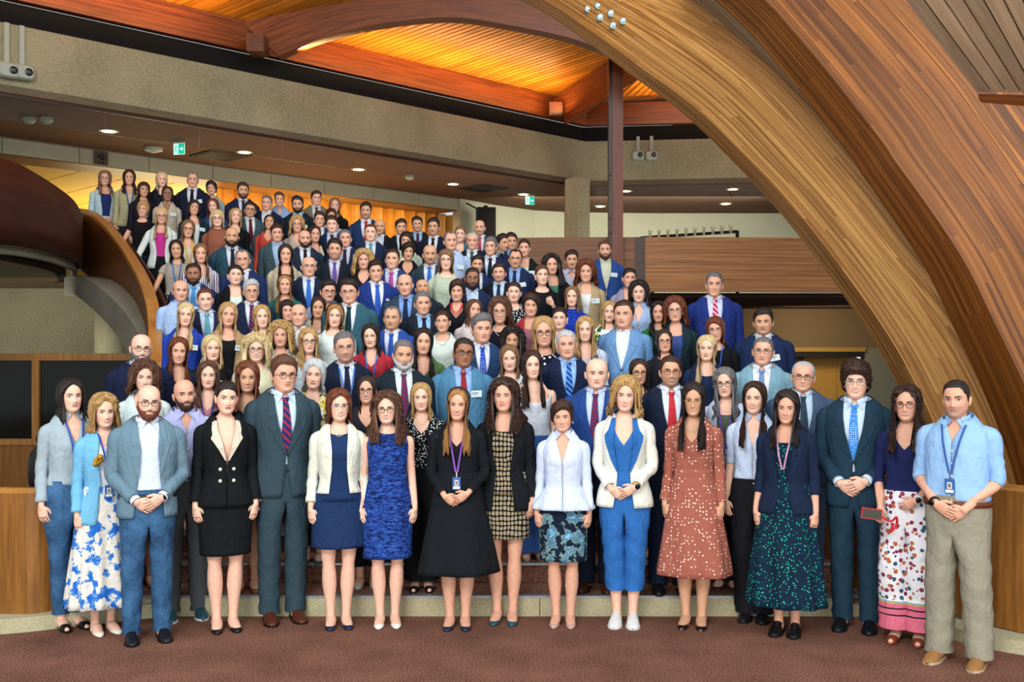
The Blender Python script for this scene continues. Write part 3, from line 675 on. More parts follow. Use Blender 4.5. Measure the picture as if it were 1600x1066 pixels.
TZ = [.78, .86, .93, 1.0, 1.08, 1.18, 1.28, 1.35, 1.39, 1.42, 1.445, 1.468, 1.49]
def profs(sex, fat):
    if sex == 'M':
        W = [.160, .165, .163, .155, .150, .156, .166, .170, .160, .138, .106, .080, .066]
        F = [.10, .105, .105, .10, .10, .108, .115, .108, .09, .076, .064, .056, .052]
        B = [.12, .13, .12, .105, .10, .108, .115, .118, .112, .102, .092, .082, .076]
    else:
        W = [.160, .166, .160, .142, .118, .126, .136, .142, .134, .114, .086, .064, .053]
        F = [.095, .10, .10, .092, .088, .108, .132, .106, .083, .068, .056, .048, .045]
        B = [.12, .13, .12, .10, .088, .095, .102, .105, .10, .092, .082, .072, .066]
    W, F, B = map(np.array, (W, F, B)); z = np.array(TZ)
    belly = np.exp(-((z-1.05)/.16)**2)
    W = W+fat*(.035*belly+.02*sm(1.47-z, 0.03, .1)); F = F+fat*(.09*belly+.01); B = B+fat*.015
    body = Prof(z, W, F, B)
    e = .012
    shirt = Prof(z, W+e, F+e, B+e)
    # jackets: straighter, with built shoulders
    if sex == 'M': jw = np.array([.022, .022, .020, .016, .012, .018, .024, .022, .030, .042, .040, .024, .012])
    else: jw = np.array([.022, .022, .018, .014, .014, .018, .020, .018, .020, .020, .018, .012, .009])
    jf = np.array([.03, .028, .026, .026, .028, .026, .022, .022, .022, .02, .018, .014, .010])
    jac = Prof(z, W+jw, F+jf, B+jf)
    return body, shirt, jac
# head: rings from under the neck to the crown, z relative to the chin
HR = np.array([  # zf,    zb,    W,     F,    B
    [-.052, -.010, .082, .052, .082], [-.035, .010, .062, .046, .070], [-.018, .028, .056, .046, .066], [-.008, .042, .056, .062, .068],
    [.000, .052, .055, .078, .071], [.010, .060, .057, .090, .075], [.022, .066, .0625, .0945, .079], [.035, .074, .0665, .0935, .083], [.048, .083, .0695, .0945, .088],
    [.060, .091, .0715, .0955, .093], [.072, .100, .073, .0955, .097], [.085, .108, .0745, .0945, .100], [.100, .117, .0755, .093, .102],
    [.115, .128, .076, .0915, .103], [.130, .140, .077, .0955, .104], [.147, .154, .0775, .096, .103], [.165, .170, .0765, .093, .100],
    [.185, .188, .072, .085, .093], [.203, .205, .063, .073, .081], [.217, .218, .050, .056, .063], [.227, .227, .033, .036, .042], [.2315, .2315, .014, .015, .018]])
_k = np.linspace(0, 1, len(HR)); _d = np.linspace(0, 1, 400)
HRD = np.stack([np.interp(_d, _k, HR[:, i]) for i in range(5)], 1)
_w = np.hanning(21); _w /= _w.sum()
HRD = np.stack([np.convolve(np.pad(HRD[:, i], 10, mode='reflect', reflect_type='odd'), _w, 'valid') for i in range(5)], 1)
HY = -.012
def feat(x, z, sex='M'):
    """face relief: negative is forward"""
    ax = np.abs(x)
    g = lambda a, b, sa, sb: np.exp(-((ax-a)/sa)**2-((z-b)/sb)**2)
    nose_r = np.interp(z, [.060, .066, .073, .083, .105, .120, .132], [0, .010, .025, .022, .011, .005, .001])
    nose_w = np.interp(z, [.060, .078, .100, .130], [.0125, .0105, .0085, .009])
    y = -nose_r*np.exp(-(ax/nose_w)**2)
    y += -.006*g(.0125, .071, .006, .007)
    y += .0115*g(.030, .114, .015, .0105)
    y += -.0045*g(.030, .131, .020, .007) if sex == 'M' else -.002*g(.030, .131, .020, .007)
    y += -.005*g(.042, .085, .018, .018)
    y += -.0055*g(0, .0535, .020, .0045)-.0055*g(0, .0425, .017, .005)+.004*g(0, .0480, .022, .0022)+.004*g(0, .032, .015, .005)
    y += -.005*g(0, .014, .016, .011)
    y += .003*g(.034, .052, .006, .010)
    return y
def head_pt(t, th, sex='M', fw=1.0, off=0.0):
    t, th = np.broadcast_arrays(np.asarray(t, float), np.asarray(th, float))
    zf, zb, W, F, B = [np.interp(t, _d, HRD[:, i]) for i in range(5)]
    c, s = np.cos(th), np.sin(th)
    if sex == 'F':
        nk = 1-.17*(1-sm(t, .14, .24)); W = W*nk; B = B*(1-.08*(1-sm(t, .14, .24)))
    x = (W*fw+off)*np.sign(s)*np.abs(s)**.92; y = np.where(c > 0, -(F+off)*np.abs(c)**.95, (B+off)*np.abs(c)**.95)
    z = zf+(zb-zf)*(1-c)/2+off*sm(t, .85, 1.0)
    y = y+np.where(y < -.03, feat(x, z, sex)*sm(-y, .03, .055), 0)
    return np.stack([x, y+HY, z+ZC], -1)
def face_y(x, z, sex='M', fw=1.0):
    """front surface of the face at local x, z above the chin"""
    x = np.asarray(x, float); z = np.asarray(z, float)
    c = np.ones_like(x+z)
    for _ in range(3):
        tt = np.interp(z, np.linspace(0, 1, 400), np.linspace(0, 1, 400))*0
        # find t so that zf + (zb-zf)(1-c)/2 = z
        tz = []
        for zi, ci in zip(np.broadcast_to(z, c.shape).ravel(), c.ravel()):
            col = HRD[:, 0]+(HRD[:, 1]-HRD[:, 0])*(1-ci)/2; tz.append(np.interp(zi, col, _d))
        t = np.array(tz).reshape(c.shape)
        W = np.interp(t, _d, HRD[:, 2])*fw; F = np.interp(t, _d, HRD[:, 3])
        s = np.clip(np.abs(x)/W, 0, .99)**(1/.92); c = np.sqrt(1-s*s)
    return -F*c**.95+feat(x, z, sex)+HY
FYC = {}
def face_grid(sex, fw):
    key = (sex, round(fw, 2))
    if key not in FYC:
        X = np.linspace(-.07, .07, 57); Z = np.linspace(-.005, .19, 79)
        XX, ZZ = np.meshgrid(X, Z); FYC[key] = (X, Z, face_y(XX, ZZ, sex, key[1]))
    return FYC[key]
def fy(x, z, sex, fw):
    X, Z, Y = face_grid(sex, fw)
    x, z = np.broadcast_arrays(np.asarray(x, float), np.asarray(z, float))
    i = np.clip((x-X[0])/(X[1]-X[0]), 0, len(X)-1.001); j = np.clip((z-Z[0])/(Z[1]-Z[0]), 0, len(Z)-1.001)
    i0 = i.astype(int); j0 = j.astype(int); a = i-i0; b = j-j0
    return (Y[j0, i0]*(1-a)*(1-b)+Y[j0, i0+1]*a*(1-b)+Y[j0+1, i0]*(1-a)*b+Y[j0+1, i0+1]*a*b)
def Fp(x, z, sex, fw, off=0.0):
    return np.stack([np.asarray(x, float)*np.ones_like(np.asarray(z, float)), fy(x, z, sex, fw)-off, np.asarray(z, float)+ZC+0*np.asarray(x, float)], -1)
# arms
def arm_pose(sex, pose, fat=0):
    m = sex == 'M'; k = .02*fat
    J = np.array([.166, .006, 1.378]) if m else np.array([.136, .006, 1.375])
    J = J+[k, 0, 0]
    if pose == 'side':
        E = np.array([.212, .035, 1.10]) if m else np.array([.176, .04, 1.10]); W = np.array([.220, -.035, .865]) if m else np.array([.200, -.045, .87])
        E = E+[k*1.6, 0, 0]; W = W+[k*1.6, -k, 0]
        hd = np.array([-.10, -.12, -1]); pw = np.array([-.62, -.78, .1]); curl = .5
    elif pose == 'clasp':
        E = np.array([.218, .02, 1.12]) if m else np.array([.186, .025, 1.115]); W = np.array([.082, -.165-.6*k, .985])
        E = E+[k*1.6, 0, 0]
        hd = np.array([-.86, -.12, -.55]); pw = np.array([-.45, -.30, .84]); curl = .75
    elif pose == 'under':
        E = np.array([.218, .02, 1.12]) if m else np.array([.186, .025, 1.115]); W = np.array([.088, -.145-.6*k, .965])
        hd = np.array([-.80, -.1, -.6]); pw = np.array([-.50, -.35, .8]); curl = .75
    elif pose == 'rail':
        E = np.array([.27, -.02, 1.13]); W = np.array([.35, -.13, .93]); hd = np.array([.25, -.5, -.75]); pw = np.array([-.9, -.4, 0]); curl = .9
    elif pose == 'rail2':
        E = np.array([.26, .0, 1.12]); W = np.array([.36, -.04, .88]); hd = np.array([.5, -.1, -.7]); pw = np.array([-.6, -.8, 0]); curl = .8
    elif pose == 'fist':
        E = np.array([.215, -.02, 1.12]); W = np.array([.10, -.2, 1.27]); hd = np.array([-.5, -.2, .75]); pw = np.array([-.7, .4, -.3]); curl = 1.5
    elif pose == 'phone':
        E = np.array([.195, .03, 1.11]); W = np.array([.15, -.16, .93]); hd = np.array([.05, -.45, -.85]); pw = np.array([-.8, -.4, .2]); curl = .9
    hd = hd/np.linalg.norm(hd); pw = pw-hd*np.dot(pw, hd); pw /= np.linalg.norm(pw)
    return J, E, W, hd, pw, curl
def arm_path(J, E, W, hd):
    inner = J+np.array([-.018, 0, .002])
    return crom([inner, J+np.array([.020, .002, -.022]), J*.5+E*.5+np.array([.006, .004, 0]), E, E*.5+W*.5, W, W+hd*.035, W+hd*.085], 5)
def arm_rad(sex, n):
    key = [.050, .049, .043, .039, .035, .0245, .026, .024] if sex == 'M' else [.040, .040, .036, .032, .028, .020, .022, .020]
    return np.interp(np.linspace(0, 7, n), range(8), key)
def hand_parts(W, hd, pw, curl, sc, nseg, V, F, side):
    """five fingers, each its own bent chain rooted in the palm"""
    pn = np.cross(hd, pw)
    if np.dot(pn, np.array([-1, .8, 0])) < 0: pn = -pn     # palm side faces the thigh / belly
    for i, (o, ln, r) in enumerate(((.031, .070, .0083), (.011, .080, .0086), (-.010, .075, .0083), (-.029, .060, .0072))):
        p = W+hd*(.080*sc)+pw*o*sc; d = hd+pw*o*1.6; d /= np.linalg.norm(d)
        path = [p-d*.022*sc, p]; a = 0
        for kk, fr in enumerate((.42, .32, .26)):
            a += curl*(.35+.25*kk); dd = d*math.cos(a)+pn*math.sin(a); path.append(path[-1]+dd*ln*fr*sc)
        vv, ff = tube(np.array(path), np.array([r, r, r*.95, r*.85, r*.6])*sc, nseg)
        k = len(V); V += list(vv); F += [tuple(q+k for q in f) for f in ff]
    p = W+hd*.022*sc+pw*.020*sc; d = hd*.62+pw*.72+pn*.25; d /= np.linalg.norm(d)
    d2 = hd*.92+pw*.25+pn*.35; d2 /= np.linalg.norm(d2)
    path = np.array([p-d*.012*sc, p+d*.014*sc, p+d*.034*sc, p+d*.034*sc+d2*.024*sc, p+d*.034*sc+d2*.044*sc])
    vv, ff = tube(path, np.array([.013, .0125, .0105, .0095, .0065])*sc, nseg)
    k = len(V); V += list(vv); F += [tuple(q+k for q in f) for f in ff]
def leg_centres(stance, zend=.085):
    return lambda z: np.stack([np.interp(z, [0, .48, .80], [stance, stance*.5+.045, .086]), np.interp(z, [0, .09, .3, .48, .8], [.02, .018, .02, -.004, .0]), z], -1)
def body_mesh(sex, fat, poses, hi, fw, stance):
    N = 44 if hi else 30
    th = THETA(N); P, _, _ = profs(sex, fat); V = []; F = []
    zr = np.array([.80, .88, .97, 1.06, 1.16, 1.26, 1.295, 1.33, 1.365, 1.392, 1.412, 1.432])
    for z in zr: V += list(P.pt(th, z))
    R = len(zr)
    nt = 50 if hi else 32
    tt = np.linspace(0, .995, nt)
    q = np.concatenate([tt, ])
    for t in q: V += list(head_pt(t, th, sex, fw))
    V.append(np.array([0, HY, ZC+.2325])); top = len(V)-1
    RR = R+nt
    for i in range(RR-1):
        for j in range(N):
            F.append((i*N+j, i*N+(j+1) % N, (i+1)*N+(j+1) % N, (i+1)*N+j))
    for j in range(N): F.append(((RR-1)*N+j, (RR-1)*N+(j+1) % N, top))
    # arm holes
    for sgn, pose in ((1, poses[1]), (-1, poses[0])):
        c = 90 if sgn > 0 else 270
        deg = np.degrees(th); js = [j for j in range(N) if abs(deg[j]-c) < 40]
        i0, i1 = 6, 9; j0, j1 = min(js), max(js)
        rem = {(i*N+j, i*N+(j+1) % N, (i+1)*N+(j+1) % N, (i+1)*N+j) for i in range(i0, i1) for j in range(j0, j1)}
        F = [f for f in F if f not in rem]
        loop = [i0*N+j for j in range(j0, j1)]+[i*N+j1 for i in range(i0, i1)]+[i1*N+j for j in range(j1, j0, -1)]+[i*N+j0 for i in range(i1, i0, -1)]
        J, E, W, hd, pw, curl = arm_pose(sex, pose, fat)
        S = np.array([sgn, 1, 1.0]); path = arm_path(J, E, W, hd); n = len(path); rad = arm_rad(sex, n)
        path = path[3:]; rad = rad[3:]; n = len(path)
        t, u, v = frames(path)
        L = np.array([V[k]*S for k in loop])-path[0]
        ang = np.arctan2(L@v[0], L@u[0]); ang = np.unwrap(ang)
        ang = ang[0]+np.linspace(0, 2*PI*np.sign(ang[-1]-ang[0]), len(ang), endpoint=False)
        m = len(loop); prev = loop
        pn = np.cross(hd, pw)
        for i in range(n):
            f = sm(np.linalg.norm(path[i]-J), .45, .56) if i > n-14 else 0
            dirs = np.cos(ang)[:, None]*u[i]+np.sin(ang)[:, None]*v[i]
            a, b = dirs@pw, dirs@pn
            endk = np.interp(i, [0, n-3, n-2, n-1], [0, 0, .0, .35])
            hw, ht = (.040, .015) if sex == 'M' else (.034, .0125)
            along = max(0.0, float(np.dot(path[i]-W, hd)))
            fl = sm(along, 0, .045)
            r1 = rad[i]*(1-fl)+hw*(1-endk)*fl; r2 = rad[i]*(1-fl)*(1-.12*sm(i, n*.6, n*.8))+ht*(1-endk*.7)*fl
            ring = path[i]+(a*r1)[:, None]*pw+(b*r2)[:, None]*pn+(dirs-a[:, None]*pw-b[:, None]*pn)*rad[i]*(1-fl)
            k = len(V); V += [p*S for p in ring]; cur = list(range(k, k+m))
            for j in range(m): F.append((prev[j], prev[(j+1) % m], cur[(j+1) % m], cur[j]))
            prev = cur
        F.append(tuple(prev))
        HV, HF = [], []
        hand_parts(W, hd, pw, curl, 1.0 if sex == 'M' else .86, 7 if hi else 5, HV, HF, sgn)
        k = len(V); V += [p*S for p in HV]; F += [tuple(q+k for q in f) for f in HF]
    # legs
    lc = leg_centres(stance); h = N//2
    a0 = V[h]; b0 = V[0]; cr = []
    for s in (.25, .5, .75):
        V.append(a0*(1-s)+b0*s+np.array([0, 0, -.035*math.sin(PI*s)])); cr.append(len(V)-1)
    for sgn in (1, -1):
        loop = (list(range(0, h+1))+cr) if sgn > 0 else ([0]+list(range(N-1, h-1, -1))+cr)
        S = np.array([sgn, 1, 1.0]); c0 = np.array([.086, 0, .80])
        L = np.array([V[k]*S for k in loop])-c0; ang0 = np.unwrap(np.arctan2(L[:, 1], L[:, 0])); m = len(loop); prev = loop
        angU = ang0[0]+np.linspace(0, 2*PI*np.sign(ang0[-1]-ang0[0]), m, endpoint=False)
        for z in (.74, .66, .56, .50, .45, .38, .30, .20, .11, .07, .03):
            r = np.interp(z, [.03, .08, .11, .20, .31, .38, .45, .50, .60, .74], [.030, .034, .032, .040, .055, .052, .045, .052, .060, .068])*(1 if sex == 'M' else .97)*(1+.1*fat)
            ang = ang0*(1-sm(.76-z, 0, .3))+angU*sm(.76-z, 0, .3); c = lc(np.array(z)); ring = c+np.stack([r*np.cos(ang), r*1.08*np.sin(ang), 0*ang], 1)
            t2 = float(sm(.80-z, 0, .2)); lp = c0+L; lp = np.column_stack([np.maximum(lp[:, 0], .006), lp[:, 1], np.full(m, z)]); ring = lp*(1-t2)+ring*t2
            k = len(V); V += [p*S for p in ring]; cur = list(range(k, k+m))
            for j in range(m): F.append((prev[j], prev[(j+1) % m], cur[(j+1) % m], cur[j]))
            prev = cur
        F.append(tuple(prev))
        # foot
        c = lc(np.array(0.05)); pth = np.array([c+[0, .035, -.005], c+[0, .0, 0], c+[0, -.05, -.012], c+[.008, -.11, -.028], c+[.010, -.155, -.034], c+[.010, -.180, -.036]])
        vv, ff = tube(pth, np.array([.022, .038, .038, .036, .028, .010]), 8 if not hi else 12, ell=.75)
        vv = vv.copy(); vv[:, 2] = np.maximum(vv[:, 2], .004)
        k = len(V); V += [p*S for p in vv]; F += [tuple(q+k for q in f) for f in ff]
    for i_, v_ in enumerate(V):
        if .70 < v_[2] < 1.02 and abs(v_[0]) < .18 and v_[1] > -.125: V[i_] = np.array([v_[0]*.95, v_[1]*.88, v_[2]])
    # ears
    for sgn in (1, -1):
        k = len(V); n1, n2 = (10, 7) if hi else (7, 5)
        for i in range(n2):
            ph = PI*(i+.5)/n2
            for j in range(n1):
                a = 2*PI*j/n1; zz = .031*math.cos(ph); rr = math.sin(ph)
                V.append(np.array([sgn*((.077*fw)+.010*rr*math.cos(a)+.004+zz*.12), .012+.017*rr*math.sin(a)*(1+.5*zz/.03)+HY+.2*zz, ZC+.100+zz]))
        for i in range(n2-1):
            for j in range(n1): F.append((k+i*n1+j, k+i*n1+(j+1) % n1, k+(i+1)*n1+(j+1) % n1, k+(i+1)*n1+j))
        F.append(tuple(range(k, k+n1))); F.append(tuple(range(k+(n2-1)*n1, k+n2*n1)))
    return np.array(V), F
BODYC = {}
def get_body(*a):
    if a not in BODYC: BODYC[a] = body_mesh(*a)
    return BODYC[a]
def sleeve(sex, fat, pose, sgn, r0, r1, end=1.0, hi=True, n=14):
    """sleeve tube down the arm; end is the fraction of the way to the wrist"""
    J, E, W, hd, pw, curl = arm_pose(sex, pose, fat); path = arm_path(J, E, W, hd)[3:26]; path = np.vstack([J+[-.060, .004, .010], J+[-.026, .004, .016+(.006 if sex == 'M' else 0)], path+np.outer(np.linspace(1, 0, len(path))**3, [0, 0, .012 if sex == 'M' else .004])])
    m = max(5, int(round(len(path)*end))); path = path[:m]
    if not hi: path = path[::2] if (m % 2) else np.vstack([path[::2], path[-1]])
    q = np.linspace(0, 1, len(path)); base = arm_rad(sex, 36)
    rad = np.interp(q, [0, .05, .12, .3, .55, 1], [r0*.62, r0*.84, r0*.98, r0*.94, (r0+r1)*.5, r1])
    rng2 = np.sin(q*31+sgn*1.3+r0*90)*.0026*sm(q, .25, .5)
    t, u, v = frames(path); a = np.arange(n)/n*2*PI
    P = np.stack([path[i]+(rad[i]+rng2[i]*(1+np.cos(a*2+i)))[:, None]*(np.cos(a)[:, None]*u[i]+np.sin(a)[:, None]*v[i]) for i in range(len(path))])
    V, F, _ = solid_grid(P, -.006, wrap=True)
    V = V*np.array([sgn, 1, 1.0])
    return V, F
def garment(P, zb, zt, off, N, M, phi=None, th=.004, fold=None):
    """shell around the torso; zb, zt functions of the angle, phi(z) half opening in metres at the front"""
    if phi is None:
        T = THETA(N); TT = np.tile(T, (M, 1)); s = np.linspace(0, 1, M)[:, None]
        ZZ = zb(TT)*(1-s)+zt(TT)*s; wrap = True
    else:
        T = np.linspace(0, 1, N); s = np.linspace(0, 1, M)[:, None]; Z0 = zb(np.full((1, N), PI))[0, 0]; Z1 = zt(np.full((1, N), PI))[0, 0]
        ZZ = Z0*(1-s)+Z1*s+0*T[None, :]
        W = P.wfb(ZZ[:, 0])[0]+off; x = np.minimum(phi(ZZ[:, 0]), W*.95); p0 = np.arcsin((x/W)**(1/P.p))
        TT = p0[:, None]+(2*PI-2*p0[:, None])*T[None, :]; wrap = False
        ZZ = zb(TT)*(1-s)+zt(TT)*s
    G = P.pt(TT, ZZ, off)
    if fold is not None: G = fold(G, TT, ZZ)
    V, F, _ = solid_grid(G, th, wrap=wrap)
    return V, F
def head_xf(V, yaw, pitch, roll, hs):
    V = np.asarray(V, float); piv = np.array([0, .01, ZC-.03])
    wgt = sm(V[:, 2], ZC-.10, ZC-.005)
    near = sm(.25-np.hypot(V[:, 0], V[:, 1]), 0, .06); wgt = wgt*near
    R = np.array((Matrix.Rotation(yaw, 3, 'Z') @ Matrix.Rotation(pitch, 3, 'X') @ Matrix.Rotation(roll, 3, 'Y')))
    Q = (V-piv)@R.T*hs+piv
    return V*(1-wgt[:, None])+Q*wgt[:, None]
def head_rigid(V, yaw, pitch, roll, hs):
    V = np.asarray(V, float); piv = np.array([0, .01, ZC-.03])
    R = np.array((Matrix.Rotation(yaw, 3, 'Z') @ Matrix.Rotation(pitch, 3, 'X') @ Matrix.Rotation(roll, 3, 'Y')))
    return (V-piv)@R.T*hs+piv
# hair
HAIRSTYLE = {  # vol_top, vol_side, end z below the chin for side/back (None = short), hairline front, curl amplitude, spread
    'short': (.010, .005, None, .188, 0, 0), 'side': (.020, .008, None, .182, 0, 0), 'crop': (.006, .003, None, .190, 0, 0),
    'recede': (.008, .006, None, .208, 0, 0), 'fringe': (0, .006, None, .30, 0, 0), 'mop': (.040, .024, None, .165, .010, 0),
    'pixie': (.024, .018, None, .160, .003, 0), 'bun': (.011, .006, None, .182, 0, 0), 'bob': (.022, .026, -.016, .170, .002, .014),
    'bobs': (.028, .028, -.012, .182, .003, .018), 'bobl': (.022, .024, -.060, .190, .002, .016), 'curls': (.036, .038, -.025, .184, .010, .026),
    'curl': (.040, .048, -.030, .182, .012, .040), 'bigcurl': (.052, .068, -.060, .178, .020, .060), 'bigcurlb': (.042, .056, -.010, .182, .016, .030),
    'wavy': (.026, .028, -.150, .190, .009, .030), 'longback': (.014, .012, -.150, .188, .001, -.004), 'vlong': (.022, .020, -.230, .190, .003, .012),
    'longcurl': (.036, .050, -.140, .188, .018, .052), 'longcurlb': (.026, .026, -.200, .188, .011, .026)}
def hair_mesh(style, sex, fw, hi, seed):
    vt, vs, ze, hl, curl, spr = HAIRSTYLE[style]
    r = np.random.default_rng(seed); N = 72 if hi else 44; M = 30 if hi else 20
    # angles: dense around, 0 front
    th = np.linspace(-PI, PI, N, endpoint=False); a = np.degrees(np.abs(th))
    part = r.choice([-1, 1])*np.radians(18)
    # lower edge on the head, in z above the chin
    if sex == 'M' and ze is None:
        line = np.interp(a, [0, 30, 44, 56, 66, 78, 92, 104, 118, 150, 180], [hl, hl-.001, hl-.012, .150, .146, .098 if style != 'recede' else .108, .098, .085, .058, .030, .024])
        if style == 'recede': line = np.interp(a, [0, 20, 40, 56, 70, 80, 92, 104, 118, 150, 180], [hl-.012, hl+.004, hl, .168, .140, .105, .10, .085, .058, .030, .024])
        if style == 'mop': line = np.interp(a, [0, 30, 50, 66, 80, 100, 120, 180], [.160, .155, .135, .100, .085, .06, .04, .02])
    elif ze is None:
        line = np.interp(a, [0, 25, 50, 66, 80, 95, 110, 130, 180], [hl, hl-.004, .158, .130, .118, .115, .08, .04, .02])
    else:
        line = np.interp(a, [0, 14, 28, 42, 54, 62, 70], [hl+.010, hl+.004, hl-.010, .156, .125, .10, .08])
        if style in ('pixie', 'bob') : line = np.interp(a, [0, 22, 42, 55, 62, 70], [.160, .150, .140, .122, .10, .085])
    if style in ('pixie', 'bob'):
        sw = np.sign(part)*th
        base_l = [.176, .166, .150, .128, .10, .072, .078, .05, .01] if style == 'pixie' else [.176, .168, .152, .128, .10, .085, .08, .05, .01]
        line = np.interp(a, [0, 22, 42, 55, 66, 80, 95, 110, 180], base_l)+.013*np.sin(np.clip(sw*1.5, -PI/2, PI/2))*(a < 62)+.003*np.sin(th*23+seed)*(a < 60)
    elif style in ('side', 'bun', 'short'):
        line = line+.004*np.sin(np.clip(np.sign(part)*th*1.6, -PI/2, PI/2))*(a < 60)+.0018*np.sin(th*31+seed)*(a < 60)
    G = np.zeros((M, N, 3)); UV = np.zeros((M, N, 2))
    tcol = np.linspace(.02, 1, 240)
    zc0 = None
    ph1, ph2 = r.uniform(0, 6, 2)
    for j in range(N):
        c = math.cos(th[j]); cp = head_pt(_d, np.full(400, th[j]), 'F', fw)[:, :]   # column up the bare skull
        zcol = cp[:, 2]-ZC
        falls = ze is not None and a[j] > 58
        zl = line[j] if not falls else max(.035, ze) if a[j] < 110 else .045
        if style == 'fringe':
            if a[j] < 68: zl = .155
        i0 = int(np.argmin(np.abs(zcol-zl)+(_d < .12)*9))
        tpos = np.linspace(1.0, _d[i0], M if not falls else int(M*.55))
        if style == 'fringe': tpos = np.linspace(np.interp(.150, zcol, _d), _d[i0], M)
        base = head_pt(tpos, np.full(len(tpos), th[j]), 'F', fw)
        base[:, 1] = np.where(base[:, 1] < -.02, base[:, 1], base[:, 1])
        zz = base[:, 2]-ZC; up = sm(zz, .12, .22)
        vol = vs+(vt-vs)*up
        tt = np.linspace(0, 1, len(tpos))
        vol = vol*(1-.75*sm(tt, .82, 1.0)*(0 if falls or a[j] > 95 else 1))
        if style == 'fringe': vol = vol*(sm(tt, 0, .25)*.9+.1)
        if style in ('side', 'short', 'pixie', 'mop'):
            vol = vol+up*.012*max(0, math.cos(th[j]-part*1.6))*(1 if style in ('side', 'pixie', 'mop') else .3)
        if style in ('bobl', 'vlong', 'wavy', 'longback', 'bob', 'bobs') :
            vol = vol-.006*np.exp(-((base[:, 0]-math.sin(part)*.06)/.006)**2)*up*(c > -.4)
        nrm = np.stack([base[:, 0]/(.08*fw)**1, (base[:, 1]-HY)/.1, (zz-.10)/.10*sm(zz, .10, .16)], 1); nrm /= np.linalg.norm(nrm, axis=1)[:, None]+1e-6
        pts = base+nrm*vol[:, None]
        if falls:
            k = M-len(tpos); s0 = pts[-1]; zend = ze+ZC; aa = a[j]
            zend += -.03*sm(aa, 100, 180)+r.uniform(-.012, .012)*(2 if curl else 1)
            s = np.linspace(0, 1, k+1)[1:]
            zz2 = s0[2]*(1-s)+zend*s
            x = s0[0]*(1+0*s)+np.sign(th[j])*spr*np.sin(s*PI*.8)*min(1, abs(s0[0])/.06)
            y = s0[1]+0*s
            drop = sm(ZC-.02-zz2, 0, .10)
            # over the shoulders: front strands lie on the chest, back strands on the back
            fr = 1-sm(aa, 84, 108)
            if style == 'longback': fr = fr*.35
            y = y+drop*(fr*(-.085-.055*sm(ZC-zz2, .10, .2)*(sex == 'F'))+(1-fr)*(.035+.02*drop))
            sg_ = math.copysign(1, th[j]); wd_ = {'longback': .045}.get(style, .066)+spr*.8
            xt = sg_*(.050*fw+wd_*1.1*(aa-58)/50) if aa < 108 else sg_*(.12+spr)*math.sin(math.radians(aa))**.7
            mixk = sm(s0[2]-zz2, 0, .16)
            x = x*(1-mixk)+xt*mixk
            if ze < -.03 and ze > -.12: y = y-drop*0
            pts = np.vstack([pts, np.stack([x, y, zz2], 1)])
        L = np.linspace(0, 1, M)
        amp = .0016 if sex == 'F' else .0010
        grv = amp*np.sin(th[j]*37+ph1+2*L)+amp*np.sin(th[j]*61+ph2)
        if curl:
            if style in ('wavy', 'vlong', 'longcurlb', 'curls', 'bobs'):
                grv = grv+curl*np.sin(pts[:, 2]*75+th[j]*3+ph1)*sm(L, .3, .6)
            if style in ('bigcurl', 'curl', 'longcurl', 'mop', 'bigcurlb', 'longcurlb', 'curls', 'pixie'):
                grv = grv+curl*(.7*np.sin(pts[:, 2]*190+4*np.sin(th[j]*9+ph1))*np.sin(th[j]*15+pts[:, 2]*60+ph2)+r.uniform(-.35, .35, M))
        hz = np.stack([pts[:, 0], pts[:, 1]-HY, 0*L], 1); hz /= np.linalg.norm(hz, axis=1)[:, None]+.02
        pts = pts+hz*grv[:, None]
        G[:, j] = pts; UV[:, j, 0] = j/N; UV[:, j, 1] = L
    if style == 'fringe':
        keep = np.abs(a) > 66; idx = np.where(keep)[0]
        order = np.concatenate([idx[idx >= N//2], idx[idx < N//2]])  # from +x side round the back to -x side
        G = G[:, order]; UV = UV[:, order]
        V, F, uv = solid_grid(G[::-1], .004, wrap=False, uv=UV[::-1])
    else:
        V, F, uv = solid_grid(G[::-1], .007 if ze is not None else .004, wrap=True, uv=UV[::-1])
        # close the crown
        k = len(V); V = np.vstack([V, G[0].mean(0)+[0, 0, .002]]); uv = np.vstack([uv, [.5, 0]])
        o = (M-1)*N
        F = list(F)+[(o+j, o+(j+1) % N, k) for j in range(N)]
    V = np.asarray(V)
    extra = []
    if style == 'bun':
        n1, n2 = 14, 9; k = len(V); vv = []
        for i in range(n2):
            ph = PI*(i+.5)/n2
            for j in range(n1):
                b = 2*PI*j/n1; rr = .036*(1+.05*math.sin(5*b+3*ph)); vv.append((rr*math.sin(ph)*math.cos(b), .118+rr*.8*math.cos(ph), ZC+.13+rr*math.sin(ph)*math.sin(b)))
        ff = grid_faces(n2, n1, True, k)+[tuple(range(k, k+n1)), tuple(range(k+(n2-1)*n1, k+n2*n1))]
        V = np.vstack([V, vv]); F = F+ff; uv = np.vstack([uv, np.random.default_rng(1).random((len(vv), 2))])
